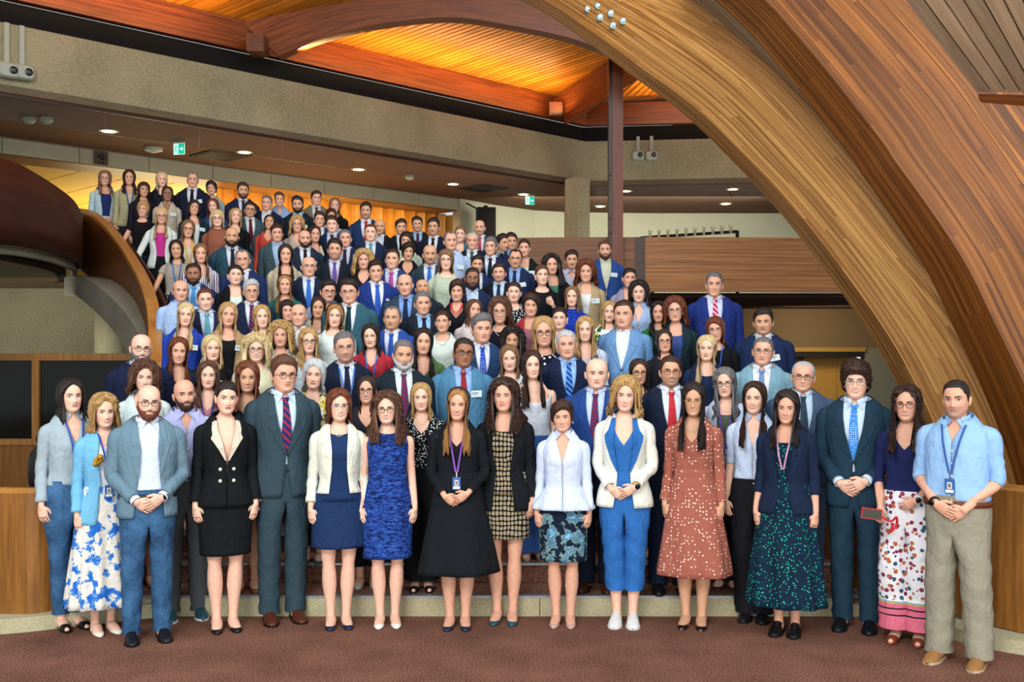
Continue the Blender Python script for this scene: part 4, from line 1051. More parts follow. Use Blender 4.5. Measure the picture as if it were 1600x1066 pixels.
    if style in ('bigcurl', 'bigcurlb', 'longcurl', 'curl', 'mop', 'longcurlb', 'curls') and hi:
        # ringlets: short helices lying in the outer surface
        vv, ff, u2 = [], [], []; k = len(V)
        cnt = {'curl': 70, 'curls': 60, 'mop': 90, 'longcurlb': 80}.get(style, 150)
        for q in range(cnt):
            j = r.integers(0, N); 
            if style == 'mop': i = r.integers(2, M-4)
            else: i = r.integers(int(M*.15), M-5)
            if a[j] < 40 and i > M*.5: continue
            p0 = G[i, j]; p1 = G[min(M-1, i+(9 if style == 'longcurl' else 6)), j]
            if np.linalg.norm(p1-p0) < .01: continue
            s = np.linspace(0, 1, 11); ax = p1-p0; o1 = np.array([p0[0], p0[1]-HY, 0]); o1 /= np.linalg.norm(o1)+1e-6
            o2 = np.cross(ax, o1); o2 /= np.linalg.norm(o2)+1e-6; rr = r.uniform(.005, .010); p_ = r.uniform(0, 6)
            path = p0+np.outer(s, ax)+rr*(np.outer(np.cos(s*13+p_), o1)+np.outer(np.sin(s*13+p_), o2))
            a_, b_ = tube(path, np.interp(s, [0, .2, .8, 1], [.0015, .0036, .0032, .001]), 4, cap=False)
            o = k+sum(len(x) for x in vv); vv.append(a_); ff += [tuple(t_+o for t_ in f_) for f_ in b_]
            u2.append(np.stack([np.full(len(a_), r.random()), np.repeat(s, 4)*.3+i/M], 1))
        if vv: V = np.vstack([V]+vv); F = F+ff; uv = np.vstack([uv]+u2)
    return V, F, uv
EYEM = {}
def eye_mesh(iris, hi):
    key = (iris, hi)
    if key in EYEM: return EYEM[key]
    V = []; F = []; MI = []
    n = 14 if hi else 8
    a = np.arange(n)/n*2*PI
    x = .0148*np.cos(a); z = np.where(np.sin(a) > 0, .0058, .0046)*np.abs(np.sin(a))**.9*np.sign(np.sin(a))
    dome = lambda x, z: -.0022*(1-(x/.016)**2)
    V += [(0, dome(0, 0), 0)]+[(x[i], dome(x[i], z[i])+.0006, z[i]) for i in range(n)]
    F += [(0, 1+i, 1+(i+1) % n) for i in range(n)]; MI += [0]*n
    for r, off, mi in ((.0056, .0008, 1), (.0026, .0014, 2)):
        k = len(V); m = 10 if hi else 6; b = np.arange(m)/m*2*PI
        V += [(r*math.cos(q), dome(0, 0)-off, max(-.0046, min(.0054, r*math.sin(q)))) for q in b]; F.append(tuple(range(k, k+m))); MI.append(mi)
    # upper lid with lashes
    xs = np.linspace(-.0165, .0165, 7)
    k = len(V)
    for q in xs:
        zt = .0060*max(0, 1-(q/.0165)**2)**.6
        V += [(q, -.0040+.003*(q/.0165)**2, zt-.0006), (q, -.0038+.003*(q/.0165)**2, zt+.0017)]
    F += [(k+2*i, k+2*i+2, k+2*i+3, k+2*i+1) for i in range(6)]; MI += [2]*6
    me = D.meshes.new('eye'); me.from_pydata(V, [], F)
    for m in (plain('eye_white', 'b8aea8', .3), plain('iris', iris, .3), plain('lash', '16100e', .5)): me.materials.append(m)
    me.polygons.foreach_set('material_index', MI)
    EYEM[key] = me; return me
GLS = {'g': '40444c', 'gk': '14100f', 'gr': '702820', 'gs': '8a8c90', 'gg': 'b08a48', 'gt': '50545a'}
SPECIAL = {}
def person(row, X, Y, Z, hgt, hi):
    x, yt, yc, who, hair, hc, outfit, ex, label = row
    sex, tone = who[0], who[1]; ex = ex.split(',')
    sp = SPECIAL.get(round(float(x)*10), {})
    seed = int(float(x)*7+float(yt)); r = np.random.default_rng(seed)
    K = hgt/(ZC+.2325)
    rz = -math.atan2(X, Y)+sp.get('turn', r.uniform(-.14, .14))
    root = empty('person', (X, Y, Z), rz); root.scale = (K*sp.get('wide', 1), K*sp.get('wide', 1), K)
    tag(root, label, 'person')
    def part(name, V, F, mats, head=False, **kw):
        if head: V = head_rigid(V, yaw, pit, rol, hs)
        return mesh(name, V, F, mats, root, **kw)
    fat = 1.0 if 'fat' in ex else sp.get('fat', r.choice([0, .15, .35]) if sex == 'M' else r.choice([0, .1, .25]))
    fw = {0: .96, 1: 1.0, 2: 1.04}[int(r.integers(0, 3))]
    if sex == 'F': fw -= .04
    if fat >= 1: fw = 1.08
    fw = round(fw, 2)
    yaw = r.uniform(-.10, .10); pit = r.uniform(-.05, .05); rol = r.uniform(-.07, .07)
    for e in ex:
        if e.startswith('yaw'): yaw = math.radians(float(e[3:]))
        if e.startswith('pit'): pit = math.radians(-float(e[3:]))
    rol = sp.get('roll', rol)
    need = (float(yc)-float(yt))*Y/FPX            # head height asked for by the photograph
    hs = float(np.clip(need/(.243*K), .95, 1.14))
    poses = ['side', 'side']
    if 'rail' in ex: poses[0] = 'rail'
    if 'rail2' in ex: poses[0] = 'rail2'
    if 'fist' in ex: poses[1] = 'fist'
    if 'cl' in ex: poses = ['clasp', 'under']
    poses = sp.get('poses', poses)
    stance = sp.get('stance', .085 if sex == 'M' else .054)
    V, F = get_body(sex, fat, tuple(poses), hi, fw, stance)
    # skin tint: lips, cheeks, stubble, and shade painted into the eye sockets
    z = V[:, 2]-ZC; ax = np.abs(V[:, 0]); front = V[:, 1] < -.05; hd = (z > -.01)
    colr = np.ones((len(V), 4))
    g = lambda a, b, sa, sb: np.exp(-((ax-a)/sa)**2-((z-b)/sb)**2)*front*hd
    ck = g(.042, .078, .022, .02)*.5+g(0, .078, .010, .012)*.5
    colr[:, 1] -= .14*ck; colr[:, 2] -= .14*ck
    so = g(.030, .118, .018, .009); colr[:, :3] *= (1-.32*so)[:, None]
    if 'st' in ex or ('bdblk' in ex) or ('bddbr' in ex) or sex == 'M' and tone == 'c':
        s_ = (g(0, .016, .06, .026)+g(.03, .05, .03, .03)*.8+g(0, .062, .03, .006)).clip(0, 1)*(.38 if 'st' in ex else .18)
        colr[:, :3] *= (1-s_[:, None]*np.array([1, .95, .85]))
    V2 = head_xf(V, yaw, pit, rol, hs)
    # keep the head rigid above the chin
    m = V[:, 2] > ZC+.0; V2[m] = head_rigid(V[m], yaw, pit, rol, hs)*1.0 if m.any() else V2[m]
    w_ = sm(V[:, 2], ZC-.10, ZC)[:, None]; nr = (np.hypot(V[:, 0], V[:, 1]) < .16)[:, None]
    rg = head_rigid(V, yaw, pit, rol, hs); V2 = np.where(nr, V*(1-w_)+rg*w_, V)
    mesh('body', V2, F, skin(tone), root, col=colr)
    # ---- face parts
    iris = {'a': '3f6078', 'b': '4a3a2a', 'c': '2a1a12', 'd': '1c120c'}[tone] if r.random() > .3 else '3a2a1e'
    for s in (-1, 1):
        p = Fp(s*.0315, .1135, sex, fw, .0022)
        p2 = head_rigid(p[None, :], yaw, pit, rol, hs)[0]
        eo = D.objects.new('eye', eye_mesh(iris, hi)); COL.objects.link(eo); eo.parent = root
        eo.rotation_euler = (pit, rol, yaw-s*-.16); eo.location = p2; es = hs*(1.10 if hi else 1.22); eo.scale = (es, es, es*(.78 if 'sm' in ex and sex == 'M' else .95))
        hcb = HAIR[hc if hc not in ('bln', 'gbl', 'omb', 'wht', 'slv') else ('gry' if hc in ('wht', 'slv') else 'br')][0]
        xs = np.linspace(.013, .050, 6); arch = .1300+.0045*np.sin((xs-.013)/.037*2.2); wd = np.interp(xs, [.013, .03, .05], [.0042, .0040, .0014])*(1.2 if sex == 'M' else .8)
        bt = Fp(s*xs, arch-wd, sex, fw, .0016); tp = Fp(s*xs, arch+wd, sex, fw, .0020)
        vv = np.concatenate([bt, tp]); ff = [(i, i+1, 7+i, 6+i) for i in range(5)]
        part('eyebrow', vv, ff, plain('brow', hcb, .8), True)
    # lips
    smile = 'sm' in ex; red = 'redlip' in ex or 'red lips' in label
    lw = .0255 if smile else .0215; xs = np.linspace(-lw, lw, 9); q = xs/lw; up = (.0045*q*q if smile else .0005*q*q)
    rows = [.0540+up*.6+.0002-(1-np.abs(q))*0+.0012*np.cos(q*6)*(1-np.abs(q))-.004*np.abs(q)**3, .0500+up, .0470+up*(1 if not smile else .8), .0405+up*1.3+.006*np.abs(q)**2.5]
    if smile: rows = [rows[0], rows[1]-.0002, rows[1]-.0056*(1-q*q)-.0004, rows[3]-.0030*(1-q*q)]
    lc = 'b05a58' if sex == 'F' else 'a8705e'
    if red: lc = 'a01828'
    if tone in 'cd' and sex == 'M': lc = '7d4a3e'
    offs = [.0012, .0024, .0024, .0014]
    P = np.array([Fp(xs, rw, sex, fw, o) for rw, o in zip(rows, offs)])
    mi = ([0]*8+[1]*8+[0]*8)
    part('lips', P.reshape(-1, 3), grid_faces(4, 9), [plain('lips', lc, .4), plain('teeth' if smile else 'lip_line', 'd2cbc4' if smile else '7a4038', .4)], True, midx=mi)
    # beard
    for e in ex:
        if e.startswith('bd'):
            k = e[2:]; n1, n2 = 23, 9; xs = np.linspace(-1, 1, n1)
            th_ = xs*1.45; top = np.interp(np.abs(th_), [0, .28, .34, .6, .9, 1.2, 1.45], [.034, .036, .060, .058, .066, .09, .112])
            bot = np.interp(np.abs(th_), [0, .5, 1.0, 1.3, 1.45], [-.020, -.014, .010, .05, .085])
            G = np.zeros((n2, n1, 3)); full = .013 if k in ('blk', 'aub', 'wht') else .007
            for j in range(n1):
                cp = head_pt(_d, np.full(400, th_[j]), sex, fw); zc = cp[:, 2]-ZC
                for i in range(n2):
                    zz = bot[j]*(1-i/(n2-1))+top[j]*i/(n2-1)
                    t_ = np.interp(zz, zc, _d); edge = min(1, 3*min(i, n2-1-i)/(n2-1)+.12)*min(1, (1.47-abs(th_[j]))*5+.1)
                    G[i, j] = head_pt(t_, th_[j], sex, fw, .0015+full*edge*(1+.15*math.sin(j*7+i*5)))
            V_, F_, _ = solid_grid(G, .003); uv = np.random.default_rng(2).random((len(V_), 2))*[.2, 1]
            part('beard', V_, F_, hairmat(k), True, uv=uv)
        if e.startswith('bd') or e == 'mu':
            xs = np.linspace(-.029, .029, 9); zc = .0595-.006*(np.abs(xs)/.029)**2; 
            P = np.array([Fp(xs, zc-.0035, sex, fw, .002), Fp(xs, zc, sex, fw, .0048), Fp(xs, zc+.0045*(1-.5*np.abs(xs)/.029), sex, fw, .001)])
            part('moustache', P.reshape(-1, 3), grid_faces(3, 9), hairmat(e[2:] if e != 'mu' else 'blk'), True, uv=np.random.default_rng(2).random((27, 2))*[.2, 1])
    # hair
    if hair != 'bald':
        hv, hf, uv = hair_mesh(hair, sex, fw, hi, seed)
        rg = head_rigid(hv, yaw, pit, rol, hs); wg = sm(hv[:, 2], ZC-.10, ZC-.0)[:, None]
        if wg.min() > .99: hv2 = rg
        else:
            hv2 = hv*(1-wg)+rg*wg
            hv2 = hv2+(1-wg)*np.array([0, 0, 0])
        mesh('hair', hv2, hf, hairmat(hc), root, uv=uv)
    # glasses
    for e in ex:
        if e in GLS:
            V_ = []; F_ = []; hw, hh = (.0235, .0185) if sex == 'F' or e in ('gs', 'gg') else (.0235, .0165)
            n = 16 if hi else 10; rr = .0019 if e in ('gk', 'gr') else .0012
            yb = float(fy(.012, .113, sex, fw))-.010
            MI = []
            for s in (-1, 1):
                a_ = np.linspace(0, 2*PI, n+1)
                ct = .0320
                px = s*ct+hw*np.sign(np.cos(a_))*np.abs(np.cos(a_))**.8; pz = .1100+hh*np.sign(np.sin(a_))*np.abs(np.sin(a_))**.8
                py = yb-.004+14*np.maximum(0, np.abs(px)-.02)**2*.35
                path = np.stack([px, py, pz+ZC], 1); v_, f_ = tube(path, np.full(n+1, rr), 5, cap=False)
                k = len(V_); V_ += list(v_); F_ += [tuple(q+k for q in f) for f in f_]; MI += [0]*len(f_)
                if hi:
                    k = len(V_); V_ += list(path[:-1]); F_.append(tuple(range(k, k+n))); MI.append(1)
                tp = np.array([[s*(ct+hw), yb+.003, ZC+.116], [s*(.079*fw), yb+.02, ZC+.116], [s*(.081*fw), -.01, ZC+.112], [s*(.080*fw), .012, ZC+.105]])
                v_, f_ = tube(tp, np.full(4, rr), 4); k = len(V_); V_ += list(v_); F_ += [tuple(q+k for q in f) for f in f_]; MI += [0]*len(f_)
            tp = np.array([[-.0095, yb-.003, ZC+.113], [0, yb-.005, ZC+.1155], [.0095, yb-.003, ZC+.113]])
            v_, f_ = tube(tp, np.full(3, rr), 4); k = len(V_); V_ += list(v_); F_ += [tuple(q+k for q in f) for f in f_]; MI += [0]*len(f_)
            part('glasses', V_, F_, [plain('glasses_frame', GLS[e], .3), glassmat()], True, midx=MI)
    if 'ear' in ex:
        for s in (-1, 1):
            vv, ff = tube(np.array([[s*.083*fw, -.012, ZC+.066+d] for d in (-.006, -.003, 0, .003, .006)]), np.array([.001, .005, .006, .005, .001]), 8)
            part('earring', vv, ff, plain('pearl', 'd8d4cc', .25), True)
    # ---- clothes
    P0, PS, PJ = profs(sex, fat)
    N, M = (48, 26) if hi else (28, 14)
    kind, _, cs = outfit.partition(':'); cs = cs.split(',')
    neck_back = 1.462
    zc_ = lambda v: (lambda T: np.full(T.shape, v))
    def legs_part(cm, zend, rt, rb, name='trousers', wide=0):
        P_ = PS; n = 20 if hi else 14; VV = []; FF = []
        tp = THETA(n*2-2 if False else n); 
        th2 = THETA(n)
        for zz in (1.03, .97, .90, .84, .79): VV += list(P_.pt(th2, zz, .004))
        F_ = grid_faces(5, n, True); h = n//2; base = 4*n
        V_ = VV; lc2 = leg_centres(stance)
        a0, b0 = V_[base+h], V_[base]; cr = []
        for s in (.25, .5, .75): V_.append(a0*(1-s)+b0*s+np.array([0, 0, -.03*math.sin(PI*s)])); cr.append(len(V_)-1)
        for sg in (1, -1):
            loop = [base+q for q in (list(range(0, h+1)) if sg > 0 else [0]+list(range(n-1, h-1, -1)))]+cr
            S = np.array([sg, 1, 1.0]); c0 = np.array([.086, 0, .79]); L = np.array([V_[k_]*S for k_ in loop])-c0
            ang0 = np.unwrap(np.arctan2(L[:, 1], L[:, 0])); m_ = len(loop); prev = loop
            angU = ang0[0]+np.linspace(0, 2*PI*np.sign(ang0[-1]-ang0[0]), m_, endpoint=False)
            zs = np.concatenate([[.775, .755], np.linspace(.73, zend, 16 if hi else 8)])
            for zz in zs:
                rr = np.interp(zz, [.06, .48, .78], [rb, (rt*.45+rb*.55), rt*.95])*(1+.12*fat)
                tb = float(sm(.79-zz, 0, .3)); ang = ang0*(1-tb)+angU*tb
                wob = .004*sm(.79-zz, 0, .1)*np.sin(zz*45+ang*2+seed)+.003*np.sin(ang*3+zz*80)*(zz < .3)
                c = lc2(np.array(zz))+[0, .008*float(sm(zz, .6, .78)), 0]; yf = 1.12+.22*float(sm(zz, .5, .76))
                ring = c+np.stack([(rr+wob)*np.cos(ang), (rr*yf+wob)*np.sin(ang), 0*ang], 1)
                t2 = float(sm(.79-zz, 0, .20)); lp = c0+L; lp = np.column_stack([np.maximum(lp[:, 0], .004), lp[:, 1], np.full(m_, zz)]); ring = lp*(1-t2)+ring*t2
                k_ = len(V_); V_ += [p_*S for p_ in ring]; cur = list(range(k_, k_+m_))
                for j in range(m_): F_.append((prev[j], prev[(j+1) % m_], cur[(j+1) % m_], cur[j]))
                prev = cur
        mesh(name, V_, F_, cm, root)
    def skirt(cm, ztop, zend, flare, nf, amp, name='skirt'):
        n = 64 if hi else 28; th2 = THETA(n); zs = np.linspace(zend, ztop, 22 if hi else 9); G = np.zeros((len(zs), n, 3))
        Wh, Fh, Bh = PS.wfb(.90)
        for i, zz in enumerate(zs):
            dn = sm(.90-zz, -.05, .05) if False else max(0, .90-zz)
            p = PS.pt(th2, max(zz, .90) if zz < .90 else zz, .006); 
            e = flare*dn; f = amp*min(1, dn*3)*np.sin(th2*nf+zz*2+seed); wl = e+f
            nx, ny = np.sin(th2), -np.cos(th2)
            sh = 1-.10*sm(dn, .05, .4)*(flare < .12)
            G[i] = np.stack([p[:, 0]*sh+nx*wl, p[:, 1]*(1 if flare > .12 else .92)+ny*wl, np.full(n, zz)], 1)
        V_, F_, _ = solid_grid(G, .004, wrap=True); return mesh(name, V_, F_, cm, root)
    def slv(cm, r0, r1, end, name='sleeve', prt=None):
        for i, sg in enumerate((-1, 1)):
            V_, F_ = sleeve(sex, fat, poses[i], sg, r0, r1, end, hi, 14 if hi else 9)
            mesh(name, V_, F_, cm, prt or root)
    def strip(pts_l, pts_r, th, cm, name, prt=None):
        G = np.stack([np.array(pts_l), np.array(pts_r)], 1); V_, F_, _ = solid_grid(G, th); return mesh(name, V_, F_, cm, prt or root, smooth=False)
    def collar(cm, zb=1.455, spread=.034, open_=0.0, prt=None, stand=.03):
        # stand round the neck and two leaves
        n = 26 if hi else 16; a_ = np.linspace(.28+open_, 2*PI-.28-open_, n)
        G = np.zeros((3, n, 3))
        for i, (h_, rx, o) in enumerate(((0, .070, 0), (.020, .066, 0), (.012, .074, 0))):
            zz = zb+.022+.034*(1-np.cos(a_))/2+h_*(1 if i < 2 else 1)-(.018 if i == 2 else 0)
            kk = 1 if sex == 'M' else .86
            G[i] = np.stack([rx*kk*np.sin(a_), HY*.5-np.cos(a_)*rx*kk*.98+.006, zz], 1)
        V_, F_, _ = solid_grid(G, .003)
        V_ = list(V_); k_ = len(V_)
        for sg in (-1, 1):
            kk = 1 if sex == 'M' else .86
            y0 = HY*.5-.066*kk
            pts = [(sg*.012, y0-.004, zb+.030), (sg*.060*kk, -.016, zb+.052), (sg*.070*kk, -.030, zb+.014), (sg*(spread+.012), y0-.020, zb-.034+.004), (sg*.020, y0-.010, zb+.016)]
            k_ = len(V_); V_ += [np.array(p_) for p_ in pts]+[np.array(p_)+np.array([0, .004, -.002]) for p_ in pts]
            F_ = F_+[(k_, k_+1, k_+2, k_+3, k_+4), (k_+9, k_+8, k_+7, k_+6, k_+5)]+[(k_+i, k_+(i+1) % 5, k_+5+(i+1) % 5, k_+5+i) for i in range(5)]
        return mesh('collar', V_, F_, cm, prt or root, smooth=False)
    def neckline(style, depth):
        if style == 'v': return lambda T: neck_back-.0-depth*np.clip(1-np.minimum(T, 2*PI-T)/.72, 0, 1)
        return lambda T: neck_back-depth*np.cos(np.clip(np.minimum(T, 2*PI-T)/.95, 0, 1)*PI/2)**.7
    bot = sp.get('bottom'); shoe = sp.get('shoe')
    cuff = None
    if kind in ('suit', 'open'):
        jm = cloth(cs[0]); smt = cloth(cs[1])
        zt = 1.478; zbtn = sp.get('button', 1.10); hem = sp.get('hem', .80 if sex == 'M' else .85)
        V_, F_ = garment(PS, zc_(.93), lambda T: zt-.012*np.cos(T/2*0)-0*T, .0, N, M//2+2); sh = mesh('shirt', V_, F_, smt, root)
        collar(smt, prt=sh, open_=.1 if kind == 'open' else 0)
        xo = lambda z_: np.interp(z_, [hem, zbtn-.12, zbtn, 1.30, 1.40, 1.45], [.035 if not sp.get('unbut') else .10, .010 if not sp.get('unbut') else .085, .004 if not sp.get('unbut') else .07, .058, .070, .070])*(1.0 if sex == 'M' else .9)
        V_, F_ = garment(PJ, zc_(hem), zc_(1.474), .004, N, M, phi=xo, th=.006, fold=lambda G, T, Z_: G+np.stack([0*Z_, .004*np.sin(T*5+Z_*22+seed)*np.exp(-((Z_-1.08)/.12)**2), 0*Z_], -1)*0+ (np.stack([np.sin(T), -np.cos(T), 0*T], -1)*(.0035*np.sin(T*7+Z_*30+seed)*np.exp(-((Z_-1.07)/.10)**2))[..., None]))
        jk = mesh('jacket', V_, F_, jm, root)
        slv(jm, .060 if sex == 'M' else .050, .040 if sex == 'M' else .034, .96, prt=jk)
        for sg in (-1, 1):
            zs = np.linspace(zbtn, 1.452, 12 if hi else 8)
            wl = np.interp(zs, [zbtn, zbtn+.10, 1.335, 1.345, 1.37, 1.452], [.006, .040, .078, .052, .048, .030])*(1.0 if sex == 'M' else .85)
            xi = xo(zs); L_, R_ = [], []
            for zz, a_, b_ in zip(zs, xi, wl):
                for lst, xx, o in ((L_, a_-.002, .012), (R_, a_+b_, .011)):
                    lst.append((sg*xx, PJ.front(xx, zz, .004)-o+.002+.0*zz, zz+.05*float(sm(zz, 1.37, 1.47))*(1-math.sqrt(max(0, 1-(xx/.11)**2)) if xx < .11 else 1)*.5))
            strip(L_, R_, .004*sg, jm, 'lapel', prt=jk)
        if kind == 'suit':
            tcol = cs[2]
            tm = cloth({'b02050': '@tiepink', '1c46b0': '@tiedots2', '1f2c5c': '@tiestripe', '4a90d8': '@tiedots', '1a4890': '@tieblue', '2c2450': '@tiered', '7a2440': '@tiered', '5b1a36': '@tiestripe'}.get(tcol, tcol))
            zs = np.linspace(1.425, zbtn+.0, 9); wt = np.interp(zs, [zbtn, zbtn+.1, 1.425], [.038, .034, .017])
            L_ = [(-w_2, float(PS.front(0, zz))-.010, zz) for zz, w_2 in zip(zs, wt)]; R_ = [(w_2, float(PS.front(0, zz))-.010, zz) for zz, w_2 in zip(zs, wt)]
            G = np.stack([np.array(L_), np.array([(0, a_[1]-.005, a_[2]) for a_ in L_]), np.array(R_)], 1); V_, F_, _ = solid_grid(G, .004)
            V_ = list(V_); k_ = len(V_)
            yk = float(PS.front(0, 1.44))-.014
            for z_, w_2, d_ in ((1.462, .0235, 0), (1.445, .021, -.006), (1.420, .013, -.001)): V_ += [np.array((-w_2, yk+d_+.006, z_)), np.array((-w_2*.5, yk+d_-.006, z_)), np.array((w_2*.5, yk+d_-.006, z_)), np.array((w_2, yk+d_+.006, z_))]
            F_ = F_+grid_faces(3, 4, True, k_)+[(k_+3, k_+2, k_+1, k_), (k_+8, k_+9, k_+10, k_+11)]
            mesh('tie', V_, F_, tm, root, smooth=False)
        if hi:
            for i, sg in enumerate((-1, 1)):
                J, E, W, hdv, pw, curl_ = arm_pose(sex, poses[i], fat); d_ = (W-E)/np.linalg.norm(W-E)
                w1 = np.cross(d_, pw); w1 /= np.linalg.norm(w1); w2 = np.cross(w1, d_); a_ = np.arange(14)/14*2*PI; rc = .034 if sex == 'M' else .029
                V_, F_, _ = solid_grid(np.stack([W+d_*q+rc*(np.cos(a_)[:, None]*w1+np.sin(a_)[:, None]*w2) for q in (-.02, .012)]), .002, wrap=True)
                if sp.get('cuff', True): mesh('shirt_cuff', V_*np.array([sg, 1, 1]), F_, smt, jk)
            for zz in (() if sp.get('unbut') else (zbtn-.01, zbtn-.11)):
                vv, ff = tube(np.array([[.006, PJ.front(.006, zz, .004)-q, zz] for q in (.0, .004, .0055)]), np.array([.009, .009, .005]), 10)
                mesh('button', vv, ff, plain('button', '15161a', .4), jk)
        bot = bot or ('tr', cs[0] if cs[0] not in ('6e6b5c',) else '2c2c30'); shoe = shoe or ('oxford', '1a1210')
    elif kind == 'blazer':
        jm = cloth(cs[0]); smt = cloth(cs[1]); hem = sp.get('hem', .86); zbtn = sp.get('button', 1.08)
        deep = sp.get('deep', .10)
        if not sp.get('notop'):
            V_, F_ = garment(PS, zc_(.92), neckline(sp.get('neck', 'r'), deep), .0, N, M//2+2); mesh('top', V_, F_, smt, root)
        ob = sp.get('openw', .04 if seed % 2 else .015)
        xo = lambda z_: np.interp(z_, [hem, zbtn-.10, zbtn, 1.30, 1.40, 1.45], [ob+.03, ob+.012, ob+.004, ob+.035, .062, .062])
        if sp.get('xo'): xo = sp['xo']
        V_, F_ = garment(PJ, zc_(hem), zc_(1.466), .002, N, M, phi=xo, th=.006, fold=lambda G, T, Z_: G+(np.stack([np.sin(T), -np.cos(T), 0*T], -1)*(.003*np.sin(T*7+Z_*26+seed)*np.exp(-((Z_-1.05)/.12)**2)+sp.get('jflare', .06)*np.maximum(0, 1.0-Z_))[..., None]))
        jk = mesh('jacket', V_, F_, jm, root)
        slv(jm, .049, .033, sp.get('slen', .95), prt=jk)
        lm = cloth('c9c0ac') if 'collar' in ex else cloth(sp['lapel']) if sp.get('lapel') else cloth('c3b79b') if 'beige collar' in label else jm
        if not sp.get('nolapel'):
            for sg in (-1, 1):
                z0 = sp.get('lap0', zbtn); zs = np.linspace(z0, 1.45, 10 if hi else 7)
                wl = np.interp(zs, [z0, z0+.08, 1.335, 1.345, 1.37, 1.45], [.006, .034, .066, .046, .042, .026]); L_, R_ = [], []
                for zz, a_, b_ in zip(zs, xo(zs), wl):
                    for lst, xx in ((L_, a_-.002), (R_, a_+b_)): lst.append((sg*xx, PJ.front(xx, zz, .002)-.011, zz))
                strip(L_, R_, .004*sg, lm, 'lapel', prt=jk)
        if sp.get('buttons'):
            for bx, zz in sp['buttons']:
                vv, ff = tube(np.array([[bx, PJ.front(bx, zz, .002)-q, zz] for q in (.0, .004, .006)]), np.array([.012, .012, .007]), 12)
                mesh('button', vv, ff, plain('button', sp.get('bcol', 'd8d4c4'), .3), jk)
        bot = bot or ('tr', r.choice(['14161c', '1a2230', cs[0]])); shoe = shoe or ('pump', '1a1412')
    elif kind == 'shirt':
        smt = cloth(cs[0]); hem = sp.get('hem', .96)
        xo = lambda z_: np.interp(z_, [.9, 1.36 if sex == 'M' else 1.27, 1.45], [.001, .002, .045 if sex == 'M' else .055])
        pl = sp.get('peplum', 0)
        V_, F_ = garment(PS, zc_(hem), zc_(1.476), .003, N, M, phi=xo, th=.004, fold=lambda G, T, Z_: G+np.stack([np.sin(T), -np.cos(T), 0*T], -1)*(.004*np.sin(T*6+Z_*24+seed)*np.exp(-((Z_-1.05)/.12)**2)+pl*np.maximum(0, 1.07-Z_)*(1+.15*np.sin(T*9)))[..., None])
        sh = mesh('shirt', V_, F_, smt, root); collar(smt, spread=.05, open_=.25, prt=sh)
        slv(smt, .055 if sex == 'M' else .045, .040 if sex == 'M' else .031, sp.get('slen', .97), prt=sh)
        if hi and not pl:
            for zz in np.linspace(1.30, 1.0, 5):
                vv, ff = tube(np.array([[.004, PS.front(.004, zz, .003)-q, zz] for q in (.0, .003, .0042)]), np.array([.0055, .0055, .003]), 8); mesh('button', vv, ff, plain('button', 'd8dce4', .3), sh)
        bot = bot or ('tr', r.choice(['2b2d33', '3a3f4a', '1a1f2c'])); shoe = shoe or ('oxford' if sex == 'M' else 'pump', '1a1210')
    elif kind in ('top', 'cami', 'dress'):
        smt = cloth(cs[0]); ns = cs[1] if len(cs) > 1 else 'r'
        if kind == 'cami': nl = lambda T: 1.40-.10*np.cos(np.clip(np.minimum(T, 2*PI-T)/1.5, 0, 1)*PI/2); ns = 'cami'
        elif ns == 'v': nl = neckline('v', .15)
        elif ns == 'h': nl = lambda T: 1.470+0*T
        else: nl = neckline('r', sp.get('deep', .05))
        hem = sp.get('hem', .93)
        V_, F_ = garment(PS, zc_(hem if kind != 'dress' else .95), nl, .001, N, M, fold=lambda G, T, Z_: G+np.stack([np.sin(T), -np.cos(T), 0*T], -1)*(.003*np.sin(T*7+Z_*25+seed)*np.exp(-((Z_-1.08)/.10)**2))[..., None])
        tp_ = mesh('dress_bodice' if kind == 'dress' else 'top', V_, F_, smt, root)
        if kind == 'cami':
            for sg in (-1, 1):
                pth = crom([(sg*.075, PS.front(.075, 1.36)-.002, 1.36), (sg*.083, PS.front(.083, 1.42)-.003, 1.425), (sg*.088, .02, 1.468), (sg*.085, .09, 1.44)], 4)
                v_, f_ = tube(pth, np.full(len(pth), .0035), 5); mesh('strap', v_, f_, smt, tp_)
        slen = sp.get('slen', .30 if 's' in cs[2:] or cs[-1] == 's' else .95 if kind != 'cami' else 0)
        if slen: slv(smt, .046, .031 if slen > .5 else .044, slen, prt=tp_)
        bot = bot or (('tr', r.choice(['14161c', '1c2434', '2b2d33'])) if r.random() > .4 else ('sk', r.choice(['15171d', '20304c']), .50, .04, 3, .006)); shoe = shoe or ('flat', r.choice(['1a1412', '9a8468', '2a5a60']))
        if kind == 'dress': bot = sp['bottom']
    if bot[0] == 'tr':
        cm = cloth(str(bot[1])); zend = bot[2] if len(bot) > 2 else .045
        rt = bot[3] if len(bot) > 3 else (.089 if sex == 'M' else .088); rb = bot[4] if len(bot) > 4 else (.066 if sex == 'M' else .060)
        legs_part(cm, zend, rt, rb, wide=bot[5] if len(bot) > 5 else 0)
    elif bot[0] == 'sk':
        skirt(cloth(str(bot[1])), bot[6] if len(bot) > 6 else 1.07, bot[2], bot[3], bot[4], bot[5], name=bot[7] if len(bot) > 7 else 'skirt')
    if sp.get('belt'):
        th2 = THETA(40); G = np.stack([PS.pt(th2, zz, .012) for zz in (.965, 1.0)]); V_, F_, _ = solid_grid(G, .004, wrap=True); mesh('belt', V_, F_, plain('belt', sp['belt'], .5), root)
    # shoes
    lc3 = leg_centres(stance)(np.array(0.05)); st, scol = shoe
    sm_ = plain('shoe', str(scol), .6 if scol in ('8a6236',) else .38)
